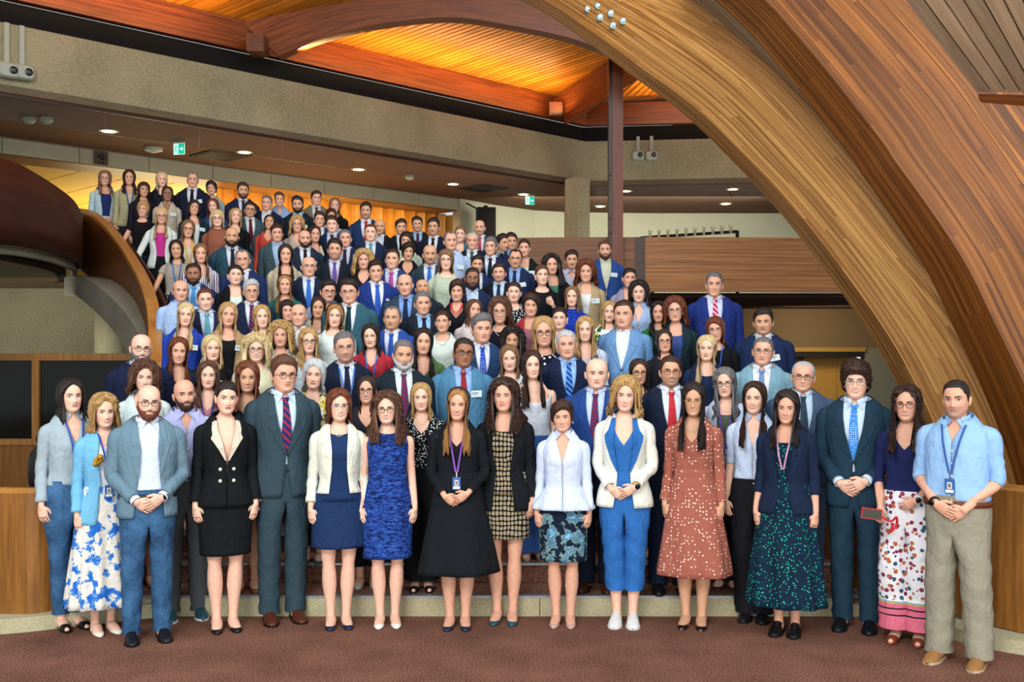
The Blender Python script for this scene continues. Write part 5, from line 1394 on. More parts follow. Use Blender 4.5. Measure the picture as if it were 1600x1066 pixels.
    for sg in (-1, 1):
        n = 14 if hi else 8; q = np.linspace(0, 1, 11 if hi else 7)
        ys = np.interp(q, [0, 1], [.055, -.200]); wd = np.interp(q, [0, .08, .35, .68, .88, 1], [.018, .034, .036, .046, .036, .012])*(1.05 if st in ('oxford', 'sneaker') else .88)
        if st in ('oxford', 'sneaker'): tp_ = np.interp(q, [0, .05, .35, .55, .8, 1], [.055, .085, .085, .065, .042, .02])
        else: tp_ = np.interp(q, [0, .05, .3, .55, .7, .9, 1], [.045, .062, .026, .018, .034, .030, .012])
        if st == 'sandal': tp_ = np.interp(q, [0, .3, .5, .6, .8, .85, 1], [.018, .016, .016, .05, .048, .016, .012])
        G = []
        for i in range(len(q)):
            a_ = np.linspace(0, 2*PI, n, endpoint=False); cx = sg*(lc3[0]+.010*q[i])
            cz = np.where(np.sin(a_) > 0, np.abs(np.sin(a_))**.8*(tp_[i]-.012)+.012, .012-.010*np.abs(np.sin(a_))**.4)
            G.append(np.stack([cx+wd[i]*np.sign(np.cos(a_))*np.abs(np.cos(a_))**.8, np.full(n, ys[i]+.018), cz], 1))
        G = np.array(G); V_ = list(G.reshape(-1, 3)); F_ = grid_faces(len(q), n, True)+[tuple(range(n))[::-1], tuple(range((len(q)-1)*n, len(q)*n))]; MI = [0]*len(F_)
        if st == 'pump':
            v_, f_ = tube(np.array([[sg*lc3[0], .060, .001], [sg*lc3[0], .058, .03], [sg*lc3[0], .052, .055]]), np.array([.006, .007, .014]), 8); k_ = len(V_); V_ += list(v_); F_ += [tuple(t_+k_ for t_ in f_2) for f_2 in f_]; MI += [0]*len(f_)
        if sp.get('toecap'):
            MI[:] = [1 if i // n >= len(q)-4 and i < (len(q)-1)*n else m_ for i, m_ in enumerate(MI)]
        sc_ = plain('toecap', sp.get('toecap', '101010'), .3)
        sole = sp.get('sole')
        so_ = mesh('shoe', V_, F_, [sm_, sc_], root, midx=MI)
        if sole or st == 'oxford' and hi:
            G2 = []
            for i in range(len(q)):
                G2.append([[sg*(lc3[0]+.010*q[i])+s_*(wd[i]+.003), ys[i]+.018, zz] for s_, zz in ((-1, .0), (-1, .014), (1, .014), (1, 0))])
            G2 = np.array(G2); mesh('sole', G2.reshape(-1, 3), grid_faces(len(q), 4, True)+[(3, 2, 1, 0), tuple(range((len(q)-1)*4, len(q)*4))], plain('sole', sole or '100d0c', .6), so_, smooth=False)
    # accessories
    surf = (PJ if kind in ('suit', 'open', 'blazer') else PS)
    def onchest(xx, zz, o): return (xx, float(surf.front(abs(xx), zz, .004))-o, zz)
    if 'bad' in ex:
        s_ = 1; cx, cz = .098, 1.29; w_2, h_2 = .043, .026
        t_ = r.uniform(-.2, .2); pts = []
        for a_, b_ in ((-1, -1), (1, -1), (1, 1), (-1, 1)):
            xx = cx+a_*w_2*math.cos(t_)-b_*h_2*math.sin(t_); zz = cz+a_*w_2*math.sin(t_)+b_*h_2*math.cos(t_); pts.append((xx, zz))
        yb = min(onchest(*p_, .016)[1] for p_ in pts)
        Vb = [(p_[0], onchest(*p_, .016)[1]*.5+yb*.5, p_[1]) for p_ in pts]; Vb += [(v_[0], v_[1]+.002, v_[2]) for v_ in Vb]
        b_ = mesh('name_badge', Vb, BOXF, plain('badge_card', 'c4d4d8', .5), root, smooth=False)
        xs0 = [(Vb[0], Vb[1], Vb[2], Vb[3])]
        if hi:
            A_, B_, C_, D_ = [np.array(v_) for v_ in Vb[:4]]
            for f0, f1, u0, u1 in ((.60, .72, .1, .7), (.38, .46, .1, .55)):
                ln = [A_*(1-u)*(1-v)+B_*u*(1-v)+C_*u*v+D_*(1-u)*v+np.array([0, -.0012, 0]) for u, v in ((u0, f0), (u1, f0), (u1, f1), (u0, f1))]
                mesh('card_print', ln, [(0, 1, 2, 3)], plain('card_ink', '5a6c78', .6), b_, smooth=False)
    for e in ex:
        if e.startswith('lan'):
            c = e[3:]; cm = cloth('@rainbow') if c == 'rb' else cloth({'e0a818': 'e0a818'}.get(c, c)); zl_ = sp.get('lanz', 1.10)
            VV, FF = [], []
            for sg in (-1, 1):
                zs = np.linspace(1.455, zl_, 12); xs = np.interp(zs, [zl_, 1.455], [.006, .070 if sex == 'M' else .060])
                G = np.zeros((12, 2, 3))
                for i in range(12):
                    for j, dx in enumerate((-.006, .006)): G[i, j] = onchest(sg*xs[i]+dx, zs[i], .019)
                v_, f_, _ = solid_grid(G, .002); k_ = len(VV); VV += list(v_); FF += [tuple(t_+k_ for t_ in f_2) for f_2 in f_]
            ln_ = mesh('lanyard', VV, FF, cm, root, smooth=False)
            y_ = onchest(0, zl_-.05, .022)[1]
            if hi and not sp.get('nocard'):
                mb = MB().box(-.004, .004, y_, y_+.004, zl_-.035, zl_+.005).build('clip', plain('metal', 'a0a4a8', .3, 1), ln_)
                cd = MB().box(-.029, .029, y_-.002, y_+.001, zl_-.125, zl_-.035, mi=0).box(-.024, .024, y_-.0035, y_-.001, zl_-.118, zl_-.10, mi=1).box(-.014, .014, y_-.0035, y_-.001, zl_-.095, zl_-.055, mi=2).box(-.007, .007, y_-.0045, y_-.001, zl_-.086, zl_-.064, mi=3)
                cd.build('id_card', [plain('card_blue', '2c5a98', .4), plain('card_white', 'c8d0d8', .5), plain('card_photo', 'b8c0c4', .5), plain('card_face', '7a5a48', .5)], ln_)
        if e == 'nkl' or e.startswith('bead'):
            c = e[4:] if e.startswith('bead') else 'c8c0ac'; n_ = 3 if c == 'b01828' else 1; VV, FF = [], []
            for q_ in range(n_):
                dep = .10+.018*q_ if e.startswith('bead') else .085
                a_ = np.linspace(-1.25, 1.25, 25 if hi else 15)
                pth = [((.062+.006*q_)*math.sin(t_), float(P0.front(min(.06, abs(.062*math.sin(t_))), 1.455-dep*(math.cos(t_)-.31)/.69))-.012-(.004 if kind != 'top' else .006), 1.478-dep*(math.cos(t_)-.31)/.69) for t_ in a_]
                v_, f_ = tube(np.array(pth), np.where(np.arange(len(a_)) % 2, .0042, .0026) if e.startswith('bead') else np.full(len(a_), .0016), 6); k_ = len(VV); VV += list(v_); FF += [tuple(t_+k_ for t_ in f_2) for f_2 in f_]
            mesh('necklace', VV, FF, plain('beads', c, .3), root)
    if 'pocket square' in label: 
        MB().add([onchest(.085, 1.29, .010), onchest(.125, 1.29, .010), onchest(.118, 1.318, .013), onchest(.104, 1.306, .013), onchest(.092, 1.322, .013)], [(0, 1, 2, 3, 4)]).build('pocket_square', plain('hankie', 'c8ccd4', .7), root)
    return root, K, poses, sex, fat
def S(x, **k): SPECIAL[round(x*10)] = k
XO = lambda a, b, c, d: (lambda z_: np.interp(z_, [.8, 1.0, 1.15, 1.30, 1.40, 1.45], [a, b, c, d, .064, .064]))
S(110, d=7.33, bottom=('tr', '@denim', .10, .084, .054), shoe=('sandal', '121012'), poses=['side', 'side'], hem=1.0, turn=.28, nocard=1, slen=.97)
S(162, d=7.22, bottom=('sk', '@blueskirt', .20, .13, 13, .016), shoe=('flat', 'd8d4c8'), hem=.80, openw=.05, poses=['side', 'side'], turn=.25, lanz=1.12, wide=.98)
S(230, fat=.2, d=7.02, bottom=('tr', '@denim', .05, .090, .058), shoe=('oxford', '14141a'), poses=['under', 'clasp'], hem=.84, unbut=1, button=1.12, turn=.1, cuff=True, belt='1a1a1c', stance=.10)
S(289, d=7.60, bottom=('tr', '4c5258'), shoe=('sneaker', '1c4450'), sole='c8ccd0', poses=['side', 'side'], hem=.97, turn=.1, stance=.10)
S(351.7, d=7.30, bottom=('sk', '0f1418', .52, .02, 3, .003), shoe=('pump', '0d0d10'), hem=.86, nolapel=False, poses=['side', 'side'], xo=XO(.002, .002, .002, .034), lap0=1.18, notop=True, buttons=[(-.045, 1.12), (.045, 1.12), (-.045, 1.04), (.045, 1.04)], bcol='cfcab8', turn=.1)
S(442, fat=0, d=7.52, bottom=('tr', '2c4450', .05, .090, .066), shoe=('oxford', '4a2416'), poses=['side', 'side'], hem=.82, turn=.18)
S(529, d=7.38, bottom=('sk', '12305c', .58, .10, 3, .004, 1.12), shoe=('pump', '141e3c'), hem=.98, xo=XO(.085, .075, .055, .055), nolapel=True, poses=['side', 'side'], turn=.05, slen=.93, deep=.06)
S(605.6, d=7.42, bottom=('sk', '@bluelace', .50, .05, 2, .002, 1.12, 'dress_skirt'), shoe=('pump', 'd8dad8'), slen=0, poses=['side', 'side'], turn=.0, deep=.04)
S(715, d=7.36, bottom=('sk', '10161c', .40, .22, 5, .012, 1.12, 'dress_skirt'), shoe=('pump', '12243c'), poses=['under', 'clasp'], turn=-.05, lanz=1.13)
S(788.7, d=7.5, bottom=('sk', '@tribal', .60, .03, 3, .003), shoe=('flat', '1c4a54'), hem=.80, openw=.05, poses=['side', 'side'], turn=-.1)
S(880, d=7.42, bottom=('sk', '@darkfloral', .50, .05, 3, .004), shoe=('pump', 'b09088'), hem=.90, peplum=.38, poses=['side', 'side'], turn=-.05)
S(976, d=7.42, bottom=('tr', '1668b8', .24, .090, .068), shoe=('sneaker', 'd4d8d8'), sole='d8dce0', hem=.83, poses=['under', 'clasp'], lapel='1668b8', openw=.04, deep=.20, neck='v', turn=-.05)
S(1083.6, d=7.38, bottom=('sk', '@rustdots', .37, .17, 7, .010, 1.12, 'dress_skirt'), shoe=('pump', 'a06438'), toecap='101012', poses=['side', 'side'], turn=-.1)
S(1179, d=7.55, bottom=('tr', '14161c', .05, .094, .088), shoe=('oxford', '14141a'), hem=1.03, poses=['side', 'side'], turn=-.1, slen=.55)
S(1229, d=7.18, bottom=('sk', '@greendots', .21, .13, 9, .016), shoe=('oxford', '101014'), hem=.86, openw=.03, slen=.78, poses=['side', 'side'], turn=-.15, lanz=1.18, nocard=1)
S(1337, fat=0, d=7.30, bottom=('tr', '17364a', .05, .090, .064), shoe=('oxford', '101014'), hem=.80, poses=['under', 'clasp'], turn=-.1)
S(1418, d=6.98, bottom=('tr', '@multifloral', .09, .10, .118, .0), shoe=('sandal', '6c3420'), hem=1.0, poses=['phone', 'clasp'], slen=.70, turn=-.15, stance=.075)
S(1497, d=6.50, bottom=('tr', '8c8a78', .05, .096, .078), shoe=('oxford', '8a6236'), sole='b0a088', belt='5c2a18', hem=1.0, poses=['clasp', 'under'], slen=.66, turn=-.28, lanz=1.17, stance=.12, fat=.35)

S(252, hem=.86, openw=.05, poses=['rail', 'side'])
S(163.8, hem=.88, openw=.05, poses=['under', 'clasp'])
S(1119, deep=.05, turn=0)
S(386, bottom=('sk', '2c3448', .55, .05, 4, .004), shoe=('pump', '6c4a28'))
S(489, shoe=('flat', '1c4858'), bottom=('tr', '15171d', .14))
S(573.5, shoe=('flat', '9aa8a4'), bottom=('tr', '101216', .16)); S(659, shoe=('sandal', '101012'), bottom=('tr', '101216', .08, .1, .09))
S(932, shoe=('oxford', '3a1c10'), bottom=('tr', '131b2e')); S(1047, shoe=('oxford', '101014'))
S(831.8, bottom=('tr', '2f68b8', .06, .105, .11), shoe=('flat', 'a08a70')); S(1135, shoe=('flat', '3a2018'), bottom=('tr', '15171d'))
S(324.7, shoe=('flat', 'b0b09c'), bottom=('sk', '14161c', .4, .06, 3, .005))
PEOPLE = '''163.8|265.5|288|Fb|wavy|lbr|blazer:a9cdd6,1d2f6b|g,sm,cl,yaw-12|woman with wavy light-brown hair and glasses in pale blue blazer, leftmost in top row
201.8|264|289.5|Fb|wavy|dbr|blazer:a9a77c,c9c4b0|lan2b4f9e,sm|woman with long dark wavy hair in khaki cardigan with blue lanyard, top row
223.6|283|305|Fc|bob|dbr|blazer:161c28,58b9c9|sm|woman with brown bob, black jacket and turquoise scarf, above the short-haired blonde in black
223|313|336.6|Fb|pixie|gbl|top:0f1218,r,s|sm,rail|woman with short blonde hair in black short-sleeved top holding the curved wooden rail
252.5|267.6|291|Fa|bobl|bln|blazer:171b26,171b26|-|blonde woman in black jacket in the top row beside the grey-haired man with a badge
261|290|312|Fd|longback|blk|shirt:b9ae9a|g,bad|woman with long black hair and glasses in beige shirt with badge near the top
252|323|350|Fb|vlong|bln|blazer:cfe0dc,c4128c|gk,rail,sm|woman with long straight blonde hair in white blazer over magenta top, hand on the rail
301|268|292|Mb|recede|gry|suit:161d33,cfd8e4,10141f|bad|grey-haired man in navy suit with white name badge, tallest in the top row
302.5|310.5|333|Fb|bob|blk|blazer:15303c,c9d6d8|bad,pit8|dark-haired woman in dark teal jacket with slanted badge below the grey-haired man in navy
292.7|342|367|Fb|bobl|lbr|blazer:c9c9b4,c9c0a8|gk,lane0a818|woman with glasses and brown hair in cream jacket with yellow lanyard
277|372.8|400|Fc|bobl|blk|top:9c958b,r,s|lan2a62b5,rail2|dark-haired woman in grey-beige knit top, arm stretched to the wooden rail
313.8|378.5|409.5|Fb|vlong|lbr|top:@stripe,v|-|woman with very long straight brown hair in purple and white striped blouse
331|282|303|Fb|pixie|blk|blazer:8fb0a8,b7c4ba|-|woman with short black hair in pale green jacket, top row beside grey-haired man
334|308.7|330.5|Fa|bobl|aub|blazer:2a4a78,c7cfda|sm|auburn-haired woman in white blouse and blue vest near the top left
340|326|353|Fa|bob|bln|top:8e5138,h|gk,sm|woman with blonde bob and dark glasses in rust-brown pleated blouse
379|284|306.6|Mc|side|dbr|suit:18223f,c5d0de,1a2430|bdbr|bearded dark-haired man in navy suit in the top row in front of the wooden fins
367|323.5|349|Fa|bobl|gbl|top:0f1216,v|pit8|blonde woman in black v-neck left of the man with glasses and dark red tie
390|313.7|339|Mc|side|blk|suit:3c5560,d0dce4,5a1420|gk|dark-haired man with glasses in grey suit and dark red tie, upper left
417|305|330.5|Mb|short|gry|open:17213c,cfd6de|bad|short-haired grey man in navy suit with open white collar, upper rows
436.8|299|322|Mb|side|br|shirt:7fa6d6|-|young brown-haired man in light blue shirt in the top row
466|305|330|Mc|side|blk|open:15202c,9fb9cf|bdblk,bad|black-haired bearded man in dark suit with badge, before the wooden fins
493.8|296.8|318.6|Mb|side|dbr|suit:6e6b5c,c8ccc8,3a3d3e|yaw8|dark-haired man in beige tweed jacket and tie, highest in front of the wooden fins
420|334|357|Fc|longback|blk|top:b93420,v|pit8|woman with long black hair in orange-red blouse
465|335|360|Fb|curl|gbl|top:a9a198,v|g|woman with curly blonde hair and glasses in beige wrap top
498.7|329|353|Mb|side|dbr|open:1c3464,ccd5df|-|round-faced dark-haired man in blue suit left of the man in navy suit with dark tie
362|354|384|Mc|bald|blk|suit:21465a,c4ccd8,13202a|bdblk|bald man with full black beard in teal-blue suit, left of the woman in orange-red
433|350|380|Mb|side|dbr|open:35505a,8fb4d6|-|dark-haired man in grey-green suit with light blue shirt below the woman in orange-red
476|358.7|385.5|Mb|bald|blk|suit:1d2c40,c9d2de,10151d|bddbr,bad|bald man with dark beard in two-tone dark suit with badge, upper middle left
491.6|351.6|374|Fb|longback|dbr|blazer:0f1216,c3b79b|-|woman with long dark-brown hair in black top with wide beige collar
446|380|411.5|Fb|vlong|dbr|blazer:b3aa90,1b2130|bad|woman with long dark hair in sand-coloured blazer with pale blue badge
380|388|419|Mb|recede|gry|suit:1a2c5e,cfd8e0,1f3a66|g|balding grey man with rimless glasses in navy blue suit, left of the sand blazer woman
367|412|443|Fa|bun|blk|blazer:0d1114,c9dcd9|ear|woman with black hair tied back and pearl earrings in black jacket over white top
392.7|436|473|Mb|side|wht|suit:17233f,cdd9e6,5b1a36|g|elderly white-haired man with glasses in navy suit and dark red tie
445.5|427|458|Fb|vlong|omb|top:14605c,r|sm|smiling woman with very long golden-brown hair in teal top
482|402|435|Mb|bald|gry|suit:141f38,c8d6ea,1a66c8|g|bald man with glasses in navy suit and bright blue tie
523|376|411|Mb|side|blk|suit:12202c,c4d4e6,5b4fa0|st,sm,lanrb|smiling dark-haired man in dark suit with purple tie and rainbow lanyard
511.7|435|469|Mb|side|blk|shirt:6f86a6|gk,mu,sm|man with black moustache and round glasses in blue-grey shirt
449|466|497|Fb|bob|blk|blazer:8f8668,8f8668|sm|dark-haired woman half hidden behind the smiling bald man in beige
467|473.5|509|Mb|bald|gry|open:8e8a7c,c6ccd4|sm|smiling bald man in grey-beige jacket above the curly blonde woman
496|461.5|497|Fc|longback|dbr|blazer:b0a58c,d2cfc6|-|woman with brown hair pulled back in beige jacket, right of the smiling bald man
410|474|508|Fa|bobl|gbl|top:c9cabf,r|sm|smiling blonde woman in cream top in front of the elderly white-haired man
354.6|471|512|Fb|bobl|gbl|blazer:a98a5c,101216|bad|woman with chin-length golden hair in tan blazer over black top
302.5|409.4|442|Md|short|blk|suit:1a2c58,9cc4e8,3f8fd6|bdblk|brown-skinned man with black beard in navy suit with light blue tie, near the rail
282|437.6|472|Mb|fringe|gry|shirt:@bluestripe|-|bald older man in finely striped light blue shirt with open collar beside the rail
321.5|449|484|Ma|crop|aub|suit:1a2340,bcd0ea,4f9fb0|sm|smiling man with cropped reddish hair in white shirt and teal tie
288.4|470.6|504|Fa|vlong|bln|blazer:1440b0,c7d2d6|bad,yaw8|woman with long pale blonde hair in bright cobalt blue blazer with badge
438.5|498.6|541|Fb|bigcurl|gbl|blazer:c2cfc8,101216|-|woman with big blonde ringlets in white jacket and black top, lower left of crowd
523|307.6|328|Fb|bobl|lbr|top:101216,r|-|woman with light-brown hair in black top, top row before the wooden fins
516.7|324|342|Fc|bob|dbr|top:a0a8a8,r|-|dark-haired woman mostly hidden above the man in navy suit with dark tie
519.6|335.8|361|Ma|side|dbr|suit:16294f,b9c6dd,141b38|-|pale dark-haired man in navy suit with dark blue tie below the wooden fins
540|357.6|387|Mb|short|gry|suit:17224a,c8cfe2,3c1f52|yaw6|short grey-haired man in navy suit with dark purple tie
572|314.6|338|Mc|side|blk|suit:17335f,d2d9e4,a61828|st|dark-haired man in blue suit with red tie standing alone before the wooden fins
592.8|342|366|Mc|bald|blk|open:10141c,c9d8e6|-|bald man in black jacket with open white shirt, beside the man with red tie
579|350.5|379|Ma|crop|aub|suit:152544,c8d8e4,1f93a8|-|man with close-cropped hair in navy suit and turquoise tie
627|340.7|367|Mc|side|blk|suit:10151f,bccfe0,10151f|-|dark-haired man in black suit, leftmost of three dark-haired men before the fins
652.7|337|360|Mc|side|blk|suit:161c26,8cbcd8,43204e|-|black-haired man in dark suit with purple tie, middle of three before the fins
678|342|372|Mc|side|blk|suit:141c30,cdd8e4,0f1318|-|black-haired man in dark suit with black tie, rightmost of three before the fins
635|360|383|Fc|bob|blk|blazer:a9bfae,c9cfc0|-|woman with black bob in pale green jacket below the three dark-haired men
637|377|407|Fc|pixie|blk|top:101318,v|bad|woman with short black hair in black v-neck top with badge
569|387|417|Fb|bigcurl|gbl|top:15171c,v|-|woman with huge blonde curly hair in black top left of the man with pink tie
612.5|387|417|Mb|short|dbr|suit:1c3870,c6cfe8,b5379a|sm|smiling short-haired man in blue suit with pink tie
671.7|383|415|Mc|bald|gry|suit:24394a,c3cfe0,1767cc|bad,st|bald man in grey suit with vivid blue tie and large white badge, upper centre
588|404|438.5|Mb|side|blk|suit:143280,d4dfee,1b55c0|sm|dark-haired man in royal blue suit with blue tie and white pocket square
704.5|360|390|Mb|recede|gry|shirt:9fbbe0|bad|grey-haired man without jacket in light blue shirt with badge
718.6|352|375.6|Fa|bun|lbr|blazer:14698c,b6c063|sm|woman with hair tied back in teal blazer over lime-green top
738|362|389|Mb|recede|wht|suit:141e38,cfdbe6,2c5050|sm|smiling white-haired man in navy suit with patterned green tie
750|343|368|Mb|bald|gry|suit:17203a,cdd2dc,a83450|st|bald grey-stubbled man in dark suit with pink-red tie below the black loudspeaker
767|368.6|399.5|Mb|side|gry|suit:132350,c8d3e6,0f2230|sm|smiling man with dark grey hair in navy suit, right of the white-haired man
783|363.6|392|Mc|side|blk|suit:141f36,a0adc0,141f36|yaw40|black-haired man with face turned to the side, half hidden near the parapet
799.5|362|387.6|Mc|side|blk|suit:16243f,6f9cd8,16243f|sm|black-haired man with round face in dark suit and blue shirt just below the parapet
820|372|397.5|Fb|bun|dbr|blazer:15181e,b7d0cc|bad|woman with dark hair tied back in black jacket and pale blouse before the parapet
696.8|387.6|416|Fa|bob|lbr|top:a8b8a2,r|g|woman with straight light-brown bob and glasses in pale green top
744.6|397|424|Mc|side|blk|suit:152a58,c4d0dd,152a58|-|dark-haired man in navy suit directly above the man with goatee
780.5|408.7|441|Mb|side|blk|suit:12161e,a9c6e2,1b2c4a|st|dark-haired stubbled man in black suit, light blue shirt and navy tie
805|389|420|Mc|recede|blk|suit:17274c,7ba4e0,14254a|g,bad|dark-haired man with rimless glasses in navy suit, blue shirt and lapel badge
737|418.6|454|Md|short|blk|open:18264c,b6cdea|gt,bdblk|tan man with goatee and thin glasses in navy suit with open collar
714.5|435|470|Fb|pixie|dbr|top:12141a,v|beadb01828|woman with short dark hair in black top wearing strings of red beads
802.5|439|472|Fa|bun|dbr|top:@bwdots,r|bad|woman with dark hair tied back in black and white speckled top with badge
846.6|412|444|Fa|bun|br|top:0e1118,r|sm,ear,fist|smiling woman in black top holding a hand with badge at her chest
863|394.6|418.5|Fb|longcurl|blk|blazer:12161a,3c7a62|-|woman with long black curly hair in black jacket and green patterned top, near the parapet
829|458|496|Fb|pixie|dbr|blazer:b8142e,a06070|-|woman with short dark hair in bright red jacket
781.4|463|507|Fb|curl|br|top:141a30,r|g,sm,beadc8c8b8|woman with voluminous brown wavy hair and glasses in navy top with white necklace
739|465.5|498|Fb|bobl|br|top:c9c2c4,r|pit6,yaw10|woman with straight brown hair in pale white blouse, above the man in blue dotted tie
850.4|500|549|Fb|bobl|gbl|top:@navydots,r|gk,sm|smiling woman with golden bob and dark glasses in navy top with white dots
692.7|484|521|Fb|bun|dbr|top:c6d6cf,r|beadd8d8c8|woman with dark hair tied back in white blouse and pearl necklace
752|494|542|Mb|side|gry|suit:1a3c68,cfdcf4,1c46b0|-|dark-grey-haired man in blue suit with blue dotted tie, centre of the crowd
799.7|507|542|Fc|bigcurl|blk|top:20232b,r|-|woman with big black curly hair behind the golden-haired woman
875|478|514|Fa|bun|blk|top:b8cbc8,r|ear|woman with black hair tied back and pearl earrings in white top
547|433|467.6|Mb|side|blk|suit:255565,d2dde8,0f3a40|g,fat|stout dark-haired man with glasses in teal suit and dark green tie
634.5|427.5|463|Mb|bald|dbr|suit:2b3f54,6f9ce0,14284e|-|bald man in grey suit with blue shirt and navy tie, centre
661|435|460|Mc|bald|dbr|suit:1c2734,a0b0c0,1c2734|pit14|bald man with head tipped back just above the grey-haired man in black
661|455.6|493.6|Mb|short|gry|suit:171f2e,86b8e4,141c38|sm|grey-haired man in black suit with light blue shirt and dark tie
522|472|511|Fa|bobs|omb|top:c9dcd8,r|-|woman with brown and blonde bob in white round-neck top
612.7|479|518|Mc|recede|gry|suit:1746a0,ccd9ea,1c50b4|-|short grey-haired man in bright blue suit and blue tie left of the long black-haired woman
581|503|542|Fa|bobl|blk|top:b01830,v|lan2c6cc8|woman with straight dark hair in red sweater with blue lanyard
660.5|509.6|547.6|Fb|vlong|blk|top:42683a,v,s|-|woman with very long black hair in green v-neck top
893|389|416.5|Mc|side|blk|shirt:b4bcd8|-|black-haired man in lavender polo shirt in front of the parapet
916|403|436|Fb|curl|aub|blazer:ab9468,cfd8d8|bad,sm|woman with dark curly shoulder-length hair in beige blazer over white top
945.6|376|406.6|Mb|short|br|open:1d4790,c5ccb4|bdbr,bad|bearded brown-haired man in blue blazer and cream shirt, tall against the parapet
982|417|447.5|Fb|bun|blk|blazer:8c8ba8,9a94a8|-|woman with black hair tied back in lavender jacket beside the bearded man in blue blazer
894|445|475.6|Fa|bobl|lbr|top:@bluezebra,h|-|woman with long ash-blonde hair in blue and black patterned blouse
999|436|471|Fa|curl|blk|shirt:@bluestripe|-|woman with large black wavy hair in pale blue patterned shirt
951|468|502|Fa|bobl|gbl|top:@greenfloral,r|-|blonde woman in green-white floral top left of the large man in light blue blazer
975.4|475|523|Mb|short|dbr|open:5a8cc0,d2e0f4|fat|large man with short dark hair in light blue blazer and open white shirt
914.6|492|531.5|Fa|wavy|gbl|top:b9c4dc,v|sm|young woman with long loose blonde waves in light blue top
1030|468.6|504|Fb|wavy|blk|top:0d7a3c,r|lan2c50b8|woman with dark wavy hair in bright green sweater
1056|461|494|Fb|curl|aub|blazer:163038,2c4a8a|g|woman with curly auburn hair and glasses, teal jacket, left of the tallest grey-haired man
1116|422.5|461|Mb|short|gry|suit:152f7c,c5d0ec,b02050|sm|tall grey-haired man in royal blue suit and pink striped tie standing before the parapet
1193|479|520|Mc|side|blk|suit:14284e,c8d4e0,14284e|bad,fat|broad black-haired man in navy suit with white badge, right edge of upper crowd
1119|492|527.6|Fb|bob|aub|top:101218,r|g,lan2a5ac0|woman with auburn bob and glasses in black top with blue lanyard
1039|512.6|550|Fb|longback|dbr|top:161a24,r|gk|dark-haired woman with glasses and red lips below the woman in green sweater
1104|521|562|Fa|vlong|bln|blazer:17284e,17284e|bad,ear|woman with long straight blonde hair in navy jacket with blue badge
1191|524|569|Mb|crop|gry|suit:6f9fb4,d6e0ee,6a86b8|g|man with cropped hair and glasses in light blue-grey suit and pale blue tie
1253|562|611|Mb|recede|wht|suit:3c5676,b4d4ec,2a4256|gk,sm,fat|stout balding man with glasses in blue tweed jacket, smiling, behind the curly-haired young man
1135|571.5|619.6|Fa|wavy|gry|blazer:b9cdea,4a5a50|gk,lan6c3aa8,nkl|woman with grey wavy hair and glasses in white cardigan with purple lanyard
1179|593|643|Fa|vlong|dbr|shirt:bcd2f2|sm|young woman with very long dark hair, white shirt and black trousers, beside rust dotted dress
1229|606|658.5|Fb|wavy|blk|blazer:12223e,@greendots|sm,ear,lanrb|woman in navy blazer over long dark dress with green dots, front row
1083.6|594|647|Fc|vlong|blk|dress:@rustdots,v|sm,gg,nkl|woman with long black hair and gold glasses in rust dress with white dots, front row
1047|553|604|Mc|short|dbr|suit:101c34,cfe0f4,c8102a|gr,sm,st|smiling man with red-brown glasses in navy suit and bright red tie
996.6|557.7|597|Fc|longback|dbr|top:121418,r|gk|dark-haired woman with black glasses half hidden behind the blonde in white blazer
976|584|637|Fa|curl|gbl|blazer:dce2d8,1668b8|sm,ear|blonde wavy-haired woman in white blazer and bright blue trousers, front row
932|558.5|607.5|Ma|bald|gry|suit:154088,b4cdf4,2c2450|fat|bald man in bright blue suit with red and navy striped tie, second row
886.7|517|563|Mb|short|wht|suit:131f3e,86b6f4,1a4890|-|white-haired man in navy suit, light blue shirt and blue striped tie
831.8|545|592|Fa|vlong|dbr|cami:d2dce8|sm,nkl|woman with long dark hair in white camisole with pearl necklace
797|538|581|Fa|bobl|lbr|top:c0c4c0,r|-|woman with light-brown hair tucked beside the woman in white camisole
788.7|588|634|Fb|longcurl|dbr|blazer:10151a,@tribal|pit4|woman with long dark curly hair in black blazer over beige patterned dress, front row
880|623|672|Fb|pixie|dbr|shirt:c6d6f6|sm,ear|short dark-haired woman in white wrap blouse and dark blue floral skirt, front row
722|527|575|Md|short|blk|suit:3c7aa0,86b0f0,8c1424|gk,bad|brown-skinned man with glasses in steel-blue suit, dark red tie and badge
629|530|579|Mc|short|gry|suit:14232c,cfe4ea,7a2440|bdwht|man with grey hair and short white beard in dark suit and striped tie
659|595|640.5|Fa|bobl|gbl|top:@bwdots,v|sm,nkl|blonde woman in black patterned top between the blue dress and the black dress
715|601.6|651|Fb|vlong|omb|dress:10161c,v|sm,lan8a4fc0|woman with long brown ombre hair in black dress with purple lanyard, front row
573.5|584.7|630|Fb|longback|dbr|top:23222c,v|gk,sm|dark-haired woman with dark glasses between the cream jacket and the curly-haired woman
605.6|608|660|Fa|longcurl|br|dress:@bluelace,r|gk,sm|woman with long brown curly hair and glasses in sleeveless blue dress, front row
540|524|576|Mb|short|gry|suit:131e34,c8daf2,182038|gt,lan2c68c0,st|man with short dark-grey hair and thin glasses in navy suit with blue lanyard
489|563.6|612.6|Fa|bobs|slv|top:@yellowblue,v|-|woman with silver-white bob in yellow and blue floral top
529|605|652|Fa|bobs|aub|blazer:d6dccb,12305c|gs,sm,ear,nkl|woman with auburn bob in cream jacket over navy dress, front row
481.6|514|556|Fa|wavy|gbl|top:b8ccd8,r|gk|woman with long strawberry-blonde hair and dark glasses in striped white top
400.5|518|561|Fa|bigcurl|bln|top:cbc9a8,r|gk,sm|woman with big pale blonde curls and dark glasses in cream patterned top
442|552|607|Mb|side|br|suit:2c4450,b8d4f0,1f2c5c|gk|tall brown-haired man with glasses in dark grey suit and striped tie, front row
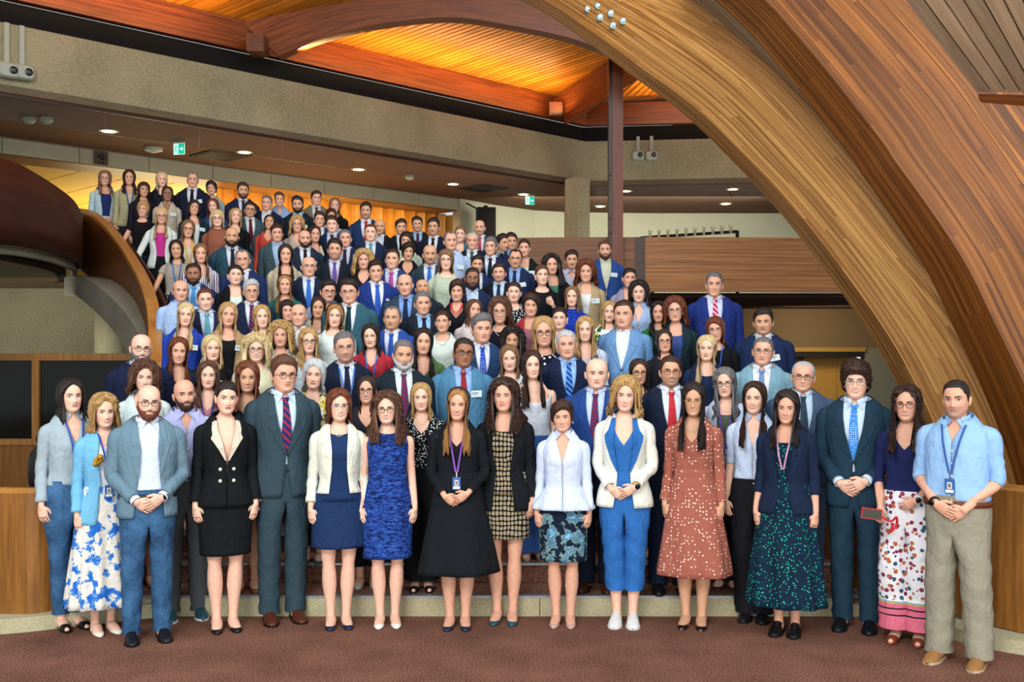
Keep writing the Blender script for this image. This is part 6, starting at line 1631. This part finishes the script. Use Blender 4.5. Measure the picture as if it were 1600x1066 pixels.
386|561|610|Fc|wavy|aub|top:14181f,v|sm|smiling auburn wavy-haired woman in dark top left of tall man in grey suit
218|519.7|560|Ma|bald|aub|open:141c3a,a0b4d0|gk,bdgry,sm|bald man with dark glasses and trimmed beard in navy suit, left edge of the crowd
224|557.7|603|Fa|bigcurlb|br|top:c6dadc,r|sm,ear|woman with short curly brown hair in white sweater behind the bald man in grey-blue blazer
277.4|525.6|570|Fb|vlong|aub|top:1b2238,v|sm|smiling woman with long auburn hair, right of the bald bearded man in navy suit
330.6|520.5|560|Fa|bobl|bln|top:121419,r|bad|woman with parted blonde hair in black top with badge, lower left of the crowd
324.7|563|608|Fa|wavy|br|top:c07c88,v|lan22409c|woman with brown wavy hair in pink top with blue lanyard
230|601|656|Ma|bald|aub|open:5e8094,c6d8f2|gk,bdaub,sm|bald man with reddish beard and round glasses in blue-grey tweed blazer and jeans, front row
289|590.6|640.5|Mb|bald|dbr|shirt:b0b8ec|bddbr|bald man with short dark beard in lavender shirt and grey trousers, behind the front row
351.7|592|642|Fa|bun|blk|blazer:0f1418,0f1418|redlip,collar|black-haired woman in black skirt suit with cream collar and buttons, front row
162|614|668|Fa|curls|gbl|blazer:62b4e0,cfdcec|sm,lan2438a0|blonde woman in sky blue blazer and blue-floral white skirt, front row
110|588|643|Fa|bobl|blk|shirt:98acb8|lan3050a8|dark-haired woman in grey-blue blouse and jeans with a black backpack, leftmost in front row
1337|559|616|Ma|mop|dbr|suit:17364a,bcd8f4,4a90d8|gs,sm|young man with curly brown hair in dark teal suit, blue dotted tie, front row
1418|601|660|Fb|longcurlb|dbr|top:162050,v|gr,sm,ear|woman with long dark wavy hair in navy blouse and floral wide trousers, front row
1497|591|652|Mb|crop|blk|shirt:86b8ec|st,lan2858a0|man in rolled-sleeve light blue shirt and khaki trousers, rightmost in front row
'''
rows = [l.split('|') for l in PEOPLE.strip().splitlines()]
ROWS = []
for l in rows:
    x, yt, yc, who, hair, hc, outfit, ex, label = [q.strip() for q in l]
    ROWS.append((float(x), float(yt), float(yc), who, hair, hc, outfit, ex, label))
# staircase geometry


def stand_y(k): return Y0+(k-1)*TREAD+.21
placed = []
order = sorted(range(len(ROWS)), key=lambda i: -ROWS[i][2])
SOL = {}
for i in order:
    x, yt, yc, who = ROWS[i][:4]; sp = SPECIAL.get(round(x*10), {})
    h0 = 1.775 if who[0] == 'M' else 1.67
    if 'd' in sp:
        Y = sp['d']; z = 0.0; k = 0
        hgt = HC+(YH-yt)*Y/FPX
    else:
        best = None; sest = (yc-yt)/(.243*h0/1.75)
        for k in range(1, NSTEP+1):
            for dy in (0, -.13, .13, -.07, .07):
                Y = stand_y(k)+dy+ (0 if k < NSTEP else .0); z = k*RISE; hgt = HC+(YH-yt)*Y/FPX-z; X = (x-800)*Y/FPX
                cost = ((hgt-h0)/.055)**2+(40 if hgt < 1.52 else 0)+((math.log(FPX/Y/sest))/.09)**2+abs(dy)*2
                for (x2, Y2, yt2, X2) in placed:
                    dX = abs(X-X2); dY = abs(Y-Y2)
                    if dX < .46 and dY < .30: cost += 70*(1-math.hypot(dX/.46, dY/.42)) if math.hypot(dX/.46, dY/.42) < 1 else 0
                    if dX < .38 and Y < Y2-.02 and yt < yt2+8: cost += 14
                if best is None or cost < best[0]: best = (cost, k, Y, z, hgt)
        _, k, Y, z, hgt = best
    X = (x-800)*Y/FPX
    placed.append((x, Y, yt, X)); SOL[i] = (X, Y, z, hgt, k)
for i, row in enumerate(ROWS):
    X, Y, z, hgt, k = SOL[i]
    # hair stands above the skull: the photograph's top includes it
    add = {'bald': .0, 'crop': .004, 'fringe': 0, 'recede': .006, 'bigcurl': .035, 'bigcurlb': .032, 'mop': .035, 'curl': .026, 'longcurl': .022, 'side': .018, 'short': .008, 'bun': .006, 'longback': .010}.get(row[4], .016)
    hgt2 = hgt-add
    if i < 0: print(row[0], round(X, 2), round(Y, 2), k, round(hgt, 2))
    SOL[i] = (X, Y, z, hgt2, k)
    row2 = list(row); row2[1] = row[1]+add*FPX/Y
    row2 = tuple(row2)
    person((row[0], row2[1], row2[2])+row2[3:], X, Y, z, hgt2, Y < 11.2)
# things people hold or carry
# ------------------------------------------------------------ fittings on the beam and the gallery soffit
def onplane(px, py, z): d = (z-HC)*FPX/(YH-py); return U(px, py, d)
LAMPM = plain('lamp_glow', 'ffe8b0', .5, emit=6)
dl = None
where = ['leftmost', 'second from left', 'above the middle of the crowd, third', 'fourth from left, over the wooden fins', 'just left of the pillar', 'right of the timber post', 'above the coat rack', 'rightmost, nearest the big arch', 'small one beside the right exit sign']
for i, (px, py) in enumerate(((170, 204), (382, 237), (560, 264), (708, 287), (818, 303), (938, 322), (978, 298), (1145, 295), (1134, 318))):
    c = onplane(px, py, 5.585); r_ = empty('downlight', (c[0], c[1], 5.585)); lab = ['leftmost ceiling downlight, over the dark balcony', 'round ceiling downlight right of the left exit sign', 'round ceiling downlight over the middle of the wooden fins', 'round ceiling downlight between the two dark vents, near the right one', 'round ceiling downlight beside the right exit sign', 'round ceiling downlight just left of the timber post', 'round ceiling downlight just right of the timber post', 'rear ceiling downlight nearest the big timber arch', 'front ceiling downlight near the big timber arch'][i]
    tag(r_, lab, 'ceiling light', 'ceiling downlights')
    m = MB(); m.tube([(0, 0, .0), (0, 0, -.015)], .16, 16); m.build('ring', plain('lamp_ring', 'a89c84', .4), r_)
    m = MB(); m.tube([(0, 0, -.014), (0, 0, -.02)], .11, 14); m.build('lens', LAMPM, r_)
for i, (px, py, sz) in enumerate(((345, 243, .42), (755, 294, .42))):
    c = onplane(px, py, 5.58); r_ = empty('ceiling_vent', (c[0], c[1], 5.58), math.atan2(dv[1], dv[0])); tag(r_, 'square dark ceiling vent %s' % ('right of the left exit sign' if i == 0 else 'left of the right exit sign'), 'vent', 'ceiling vents')
    m = MB(); m.box(-sz, sz, -sz, sz, -.02, 0); m.build('frame', plain('vent_frame', '3a2c20', .6), r_)
    for q in range(8): m = MB(); m.box(-sz+.04, sz-.04, -sz+.05+q*.098, -sz+.10+q*.098, -.032, -.02); m.build('slat', plain('vent_slat', '241c15', .6), r_)
for i, (px, py, nm) in enumerate(((57, 188, 'twin'), (240, 235, 'flat'), (640, 278, 'small'))):
    c = onplane(px, py-4, 5.58); r_ = empty('smoke_detector', (c[0], c[1], 5.58)); tag(r_, ['pair of white ceiling detectors above the dark balcony', 'flat white ceiling detector left of the left exit sign', 'white ceiling detector above the middle wooden fins'][i], 'detector')
    for dx in ((-.12, .16) if nm == 'twin' else (0,)):
        m = MB(); m.tube([(dx, 0, 0), (dx, 0, -.05), (dx, 0, -.09)], [.10, .10, .06] if nm != 'flat' else [.17, .16, .04], 14); m.build('housing', plain('white_plastic', '9aa294', .5), r_)
EXG = plain('exit_green', '10a888', .5, emit=1.2); EXW = plain('exit_white', 'c0ece0', .5, emit=1.2)
for i, (px, py) in enumerate(((280, 220), (828, 304))):
    c = onplane(px, py, 5.58); r_ = empty('exit_sign', (c[0], c[1], 5.58), -.25 if i == 0 else .2); r_.scale = (.56, .6, .8); tag(r_, 'green and white running-man exit sign, %s' % ('left, above the top row' if i == 0 else 'right, beside the pillar'), 'exit sign', 'exit signs')
    MB().box(-.20, .20, -.03, .03, -.05, 0).build('bracket', plain('white_plastic', '9aa294', .5), r_)
    MB().box(-.19, .19, -.012, .012, -.30, -.06).build('sign_panel', EXW, r_)
    s_ = -1 if i else 1
    MB().box(-.02, .185, -.016, -.012, -.295, -.065).build('green_field', EXG, r_)
    y = -.018
    mm = MB()
    # arrow
    mm.add([(.03, y, -.165), (.09, y, -.165), (.09, y, -.13), (.15, y, -.18), (.09, y, -.23), (.09, y, -.195), (.03, y, -.195)], [(0, 1, 2, 3, 4, 5, 6)])
    mm.build('arrow', EXW, r_)
    mg = MB(); mg.tube([(-.10, y, -.11), (-.10, y+.003, -.11)], .022, 8)
    mg.tube([(-.10, y, -.13), (-.115, y, -.19)], .016, 5); mg.tube([(-.115, y, -.19), (-.08, y, -.22), (-.09, y, -.27)], .012, 5); mg.tube([(-.115, y, -.19), (-.14, y, -.24), (-.17, y, -.25)], .012, 5); mg.tube([(-.105, y, -.14), (-.06, y, -.16)], .009, 5); mg.tube([(-.105, y, -.14), (-.145, y, -.165)], .009, 5)
    mg.build('running_figure', EXG, r_)
# square notice on the fascia
t_ = 0
den = (157-800)/FPX
s_ = (den*FA[1]-FA[0])/(fdv[0]-den*fdv[1]); c = FA+fdv*s_
nt = empty('notice', (c[0]-fn[0]*.02, c[1]-fn[1]*.02, 5.43), math.atan2(fdv[1], fdv[0])); tag(nt, 'small square dark pictogram notice on the grey fascia', 'sign')
MB().box(-.13, .13, -.012, .0, -.12, .13).build('plate', plain('notice_grey', '544a40', .5), nt)
mg = MB(); mg.tube([(-.07, -.015, .02), (.03, -.015, .07)], .016, 6); mg.tube([(-.07, -.015, .02), (.04, -.015, -.03)], .016, 6); mg.tube([(.03, -.015, .07), (.05, -.015, .02), (.04, -.015, -.03)], .014, 6); mg.box(-.06, .06, -.016, -.012, -.095, -.075); mg.build('pictogram', plain('notice_black', '100e0c', .5), nt)
# cameras on conduits
def camera_unit(px, py, label, grp, right=False):
    den = (px-800)/FPX; o, e, n_ = (BC, de, ne) if right else (BA, dv, nb)
    s_ = (den*o[1]-o[0])/(e[0]-den*e[1]); c = o+e*s_; z = HC-(py-YH)*c[1]/FPX
    r_ = empty('wall_device', (c[0], c[1], z), math.atan2(e[1], e[0])); tag(r_, label, 'device', grp)
    s = 1.0 if not right else .9
    top = 6.58-z if not right else 6.66-z
    m = MB(); m.box(-.035, .035, -.04, 0, .1, top); m.build('conduit', plain('white_plastic', '9aa294', .5), r_)
    G = []
    m = MB(); a = np.linspace(0, 2*PI, 16, endpoint=False); V = [(.15*s*np.sign(math.cos(q))*abs(math.cos(q))**.5, yy, .11*s*np.sign(math.sin(q))*abs(math.sin(q))**.5) for yy in (0, -.12, -.16) for q in a]
    V[32:] = [(v[0]*.8, v[1], v[2]*.8) for v in V[32:]]
    m.add(V, grid_faces(3, 16, True)+[tuple(range(32, 48))]); m.build('housing', plain('white_plastic', '9aa294', .5), r_)
    m = MB(); m.tube([(.05, -.155, 0), (.05, -.175, 0), (.05, -.18, 0)], [.055, .055, .03], 12); m.build('lens', plain('lens_black', '0c0e10', .2), r_)
camera_unit(9, 112, 'white wall device on a conduit at the left edge of the beam, left one', 'wall devices')
camera_unit(33, 115, 'white wall device on a conduit at the left end of the beam, right one', 'wall devices')
camera_unit(997, 244, 'small device on a conduit on the right beam, nearer the timber post', 'wall devices', True)
camera_unit(1018, 244, 'small device on a conduit on the right beam, farther from the timber post', 'wall devices', True)
# loudspeaker
c = U(759, 333, 25.6); ls = empty('loudspeaker', (c[0], c[1], c[2]-.62), .15); tag(ls, 'black loudspeaker hanging on the pale wall above the bald man', 'loudspeaker')
MB().box(-.22, .22, -.2, .2, 0, .74).build('cabinet', plain('speaker_black', '0c0c0c', .5), ls); MB().box(-.19, .19, -.225, -.2, .04, .70).build('grille', plain('speaker_grille', '161616', .8), ls)
m = MB(); m.tube([(-.1, .1, .68), (-.45, .2, .88)], .02, 6); m.tube([(0, .0, .74), (0, .0, .80)], .05, 8); m.build('bracket', DARK, ls)
# coat rack beyond the parapet
cr = empty('coat_rack', (U(1012, 0, 22)[0], 22, 3.9)); tag(cr, 'long black coat rack with metal hooks behind the parapet', 'coat rack')
x1 = U(1152, 0, 22)[0]-U(1012, 0, 22)[0]; z0_, z1_ = 4.26-3.9, 4.37-3.9
m = MB(); m.tube([(-.15, 0, z0_-.02), (x1, 0, z1_)], .035, 6); m.build('rail', DARK, cr)
for xx, zz in ((x1, z1_), (.1, z0_)): m = MB(); m.box(xx-.03, xx+.03, -.03, .03, -.99, zz+.02); m.build('post', DARK, cr)
for i in range(10):
    f = (i+.2)/10; xx = f*x1; zz = z0_+(z1_-z0_)*f; m = MB(); m.tube([(xx, -.03, zz-.02), (xx-.02, -.05, zz+.14)], .014, 5); m.tube([(xx+.005, -.03, zz), (xx+.04, -.05, zz+.12)], .014, 5); m.tube([(xx, -.05, zz-.03), (xx, -.06, zz+.02)], .03, 6); m.build('hook', plain('hook_steel', 'a8a890', .3, .7), cr)
m = MB(); m.tube([(4.1, 0, .35), (4.9, 0, .42)], .03, 6); m.tube([(4.3, 0, -.99), (4.3, 0, .55)], .03, 6); m.tube([(4.3, 0, .55), (4.8, 0, .60)], .03, 6); o_ = m.build('stand', DARK); o_.location = cr.location; tag(o_, 'black stand partly hidden by the big arch, right of the coat rack', 'rack')
# backpack of the leftmost woman
def hand_world(i, side):
    X, Y, z, hgt, k = SOL[i]; return X, Y, z, hgt/(ZC+.2325)
ib = [i for i, q in enumerate(ROWS) if q[0] == 110][0]; X, Y, z, hgt, k = SOL[ib]; kk = hgt/(ZC+.2325)
bp = empty('backpack', (X-.24, Y+.20, 1.07*kk), .4); tag(bp, 'black leather backpack hanging from the shoulder of the leftmost woman', 'backpack')
nn = 16; zs = np.linspace(-.17, .17, 9); G = np.zeros((9, nn, 3))
for i, zz in enumerate(zs):
    a = np.arange(nn)/nn*2*PI; f = (1-abs(zz/.19)**3.5)**.5; G[i] = np.stack([.135*f*np.sign(np.sin(a))*np.abs(np.sin(a))**.7, -.085*f*np.sign(np.cos(a))*np.abs(np.cos(a))**.8, np.full(nn, zz)], 1)
V = list(G.reshape(-1, 3)); F = grid_faces(9, nn, True)+[tuple(range(nn))[::-1], tuple(range(8*nn, 9*nn))]
LEA = plain('black_leather', '101214', .35)
mesh('bag_body', V, F, LEA, bp)
m = MB(); m.box(-.09, .09, -.105, -.07, -.12, .02); m.build('pocket', LEA, bp)
m = MB(); m.tube(crom([(-.05, 0, .16), (-.07, -.02, .24), (.0, -.03, .27), (.07, -.02, .23), (.05, 0, .16)], 4), .012, 8); m.build('handle', LEA, bp)
m = MB(); m.tube(crom([(.06, -.02, .17), (.14, -.09, .30), (.16, -.14, .36), (.17, -.17, .22), (.15, -.14, .0), (.10, -.06, -.12)], 5), .015, 6); m.build('shoulder_strap', LEA, bp, smooth=True)
m = MB(); m.tube([(-.07, -.108, .0), (.07, -.108, .0)], .004, 5); m.build('zip', METAL, bp)
# phone in a red case in the hand of the navy-blouse woman
ip = [i for i, q in enumerate(ROWS) if q[0] == 1418][0]; X, Y, z, hgt, k = SOL[ip]; kk = hgt/(ZC+.2325)
ph = empty('phone', tuple(U(1362, 803, Y-.27)), 0); tag(ph, 'phone in a red case with strap held by the woman in floral trousers', 'phone'); ph.rotation_euler = (0, .12, -.1)
MB().box(-.065, .065, -.005, .005, -.035, .035).build('case', plain('red_case', 'b01424', .4), ph); MB().box(-.058, .058, -.0075, -.004, -.029, .029).build('screen', plain('phone_screen', '0c1014', .1), ph)
m = MB(); m.tube(crom([(.06, 0, -.01), (.12, -.01, -.03), (.15, -.01, .0), (.16, 0, -.05), (.13, 0, -.10), (.14, 0, -.04)], 4), .008, 6); m.build('wrist_strap', plain('red_case', 'b01424', .4), ph)
# watches
def watch(xk, side, col, lab):
    i = [i for i, q in enumerate(ROWS) if q[0] == xk][0]; sp = SPECIAL[round(xk*10)]; who = ROWS[i][3]
    rt = [o for o in COL.objects if o.name.startswith('person') and o.get('label') == ROWS[i][8]][0]
    J, E, W, hd, pw, cu = arm_pose(who[0], sp['poses'][0 if side < 0 else 1], sp.get('fat', 0)); d_ = (W-E)/np.linalg.norm(W-E)
    c = W-d_*.015; V, F = tube(np.array([c-d_*.011, c+d_*.011]), np.array([.030, .030]), 14); S_ = np.array([side, 1, 1]); w = mesh('watch', V*S_, F, plain('watch_'+col, col, .4), rt)
    pn = np.cross(hd, pw); pn = -pn if pn[1] > 0 else pn
    q = c+pn*.028; V, F = tube(np.array([q, q+pn*.008]), np.array([.019, .018]), 12); mesh('watch_face', V*S_, F, plain('watch_face', '0c0e12', .2), w)
watch(1497, -1, '101114', ''); watch(230, 1, '101114', ''); watch(976, 1, 'a88a50', ''); watch(1418, 1, 'c8ccd0', '')
# silk flower on the sky-blue blazer
rt = [o for o in COL.objects if o.get('label', '').startswith('blonde woman in sky blue')][0]
fl_ = MB()
for q in range(9):
    a = q*.7; c = np.array([-.085+.02*math.cos(a*1.7), -.165-.004*(q % 3), 1.27+.028*math.sin(a*2.1)]); V, F = tube(np.array([c, c+[.0, -.012, 0], c+[.0, -.018, 0]]), np.array([.004, .02, .008]), 7); fl_.add(V, F)
fl_.build('brooch', plain('gold_silk', 'b08420', .5), rt, smooth=True)
# pair of bolts further along the roof arch
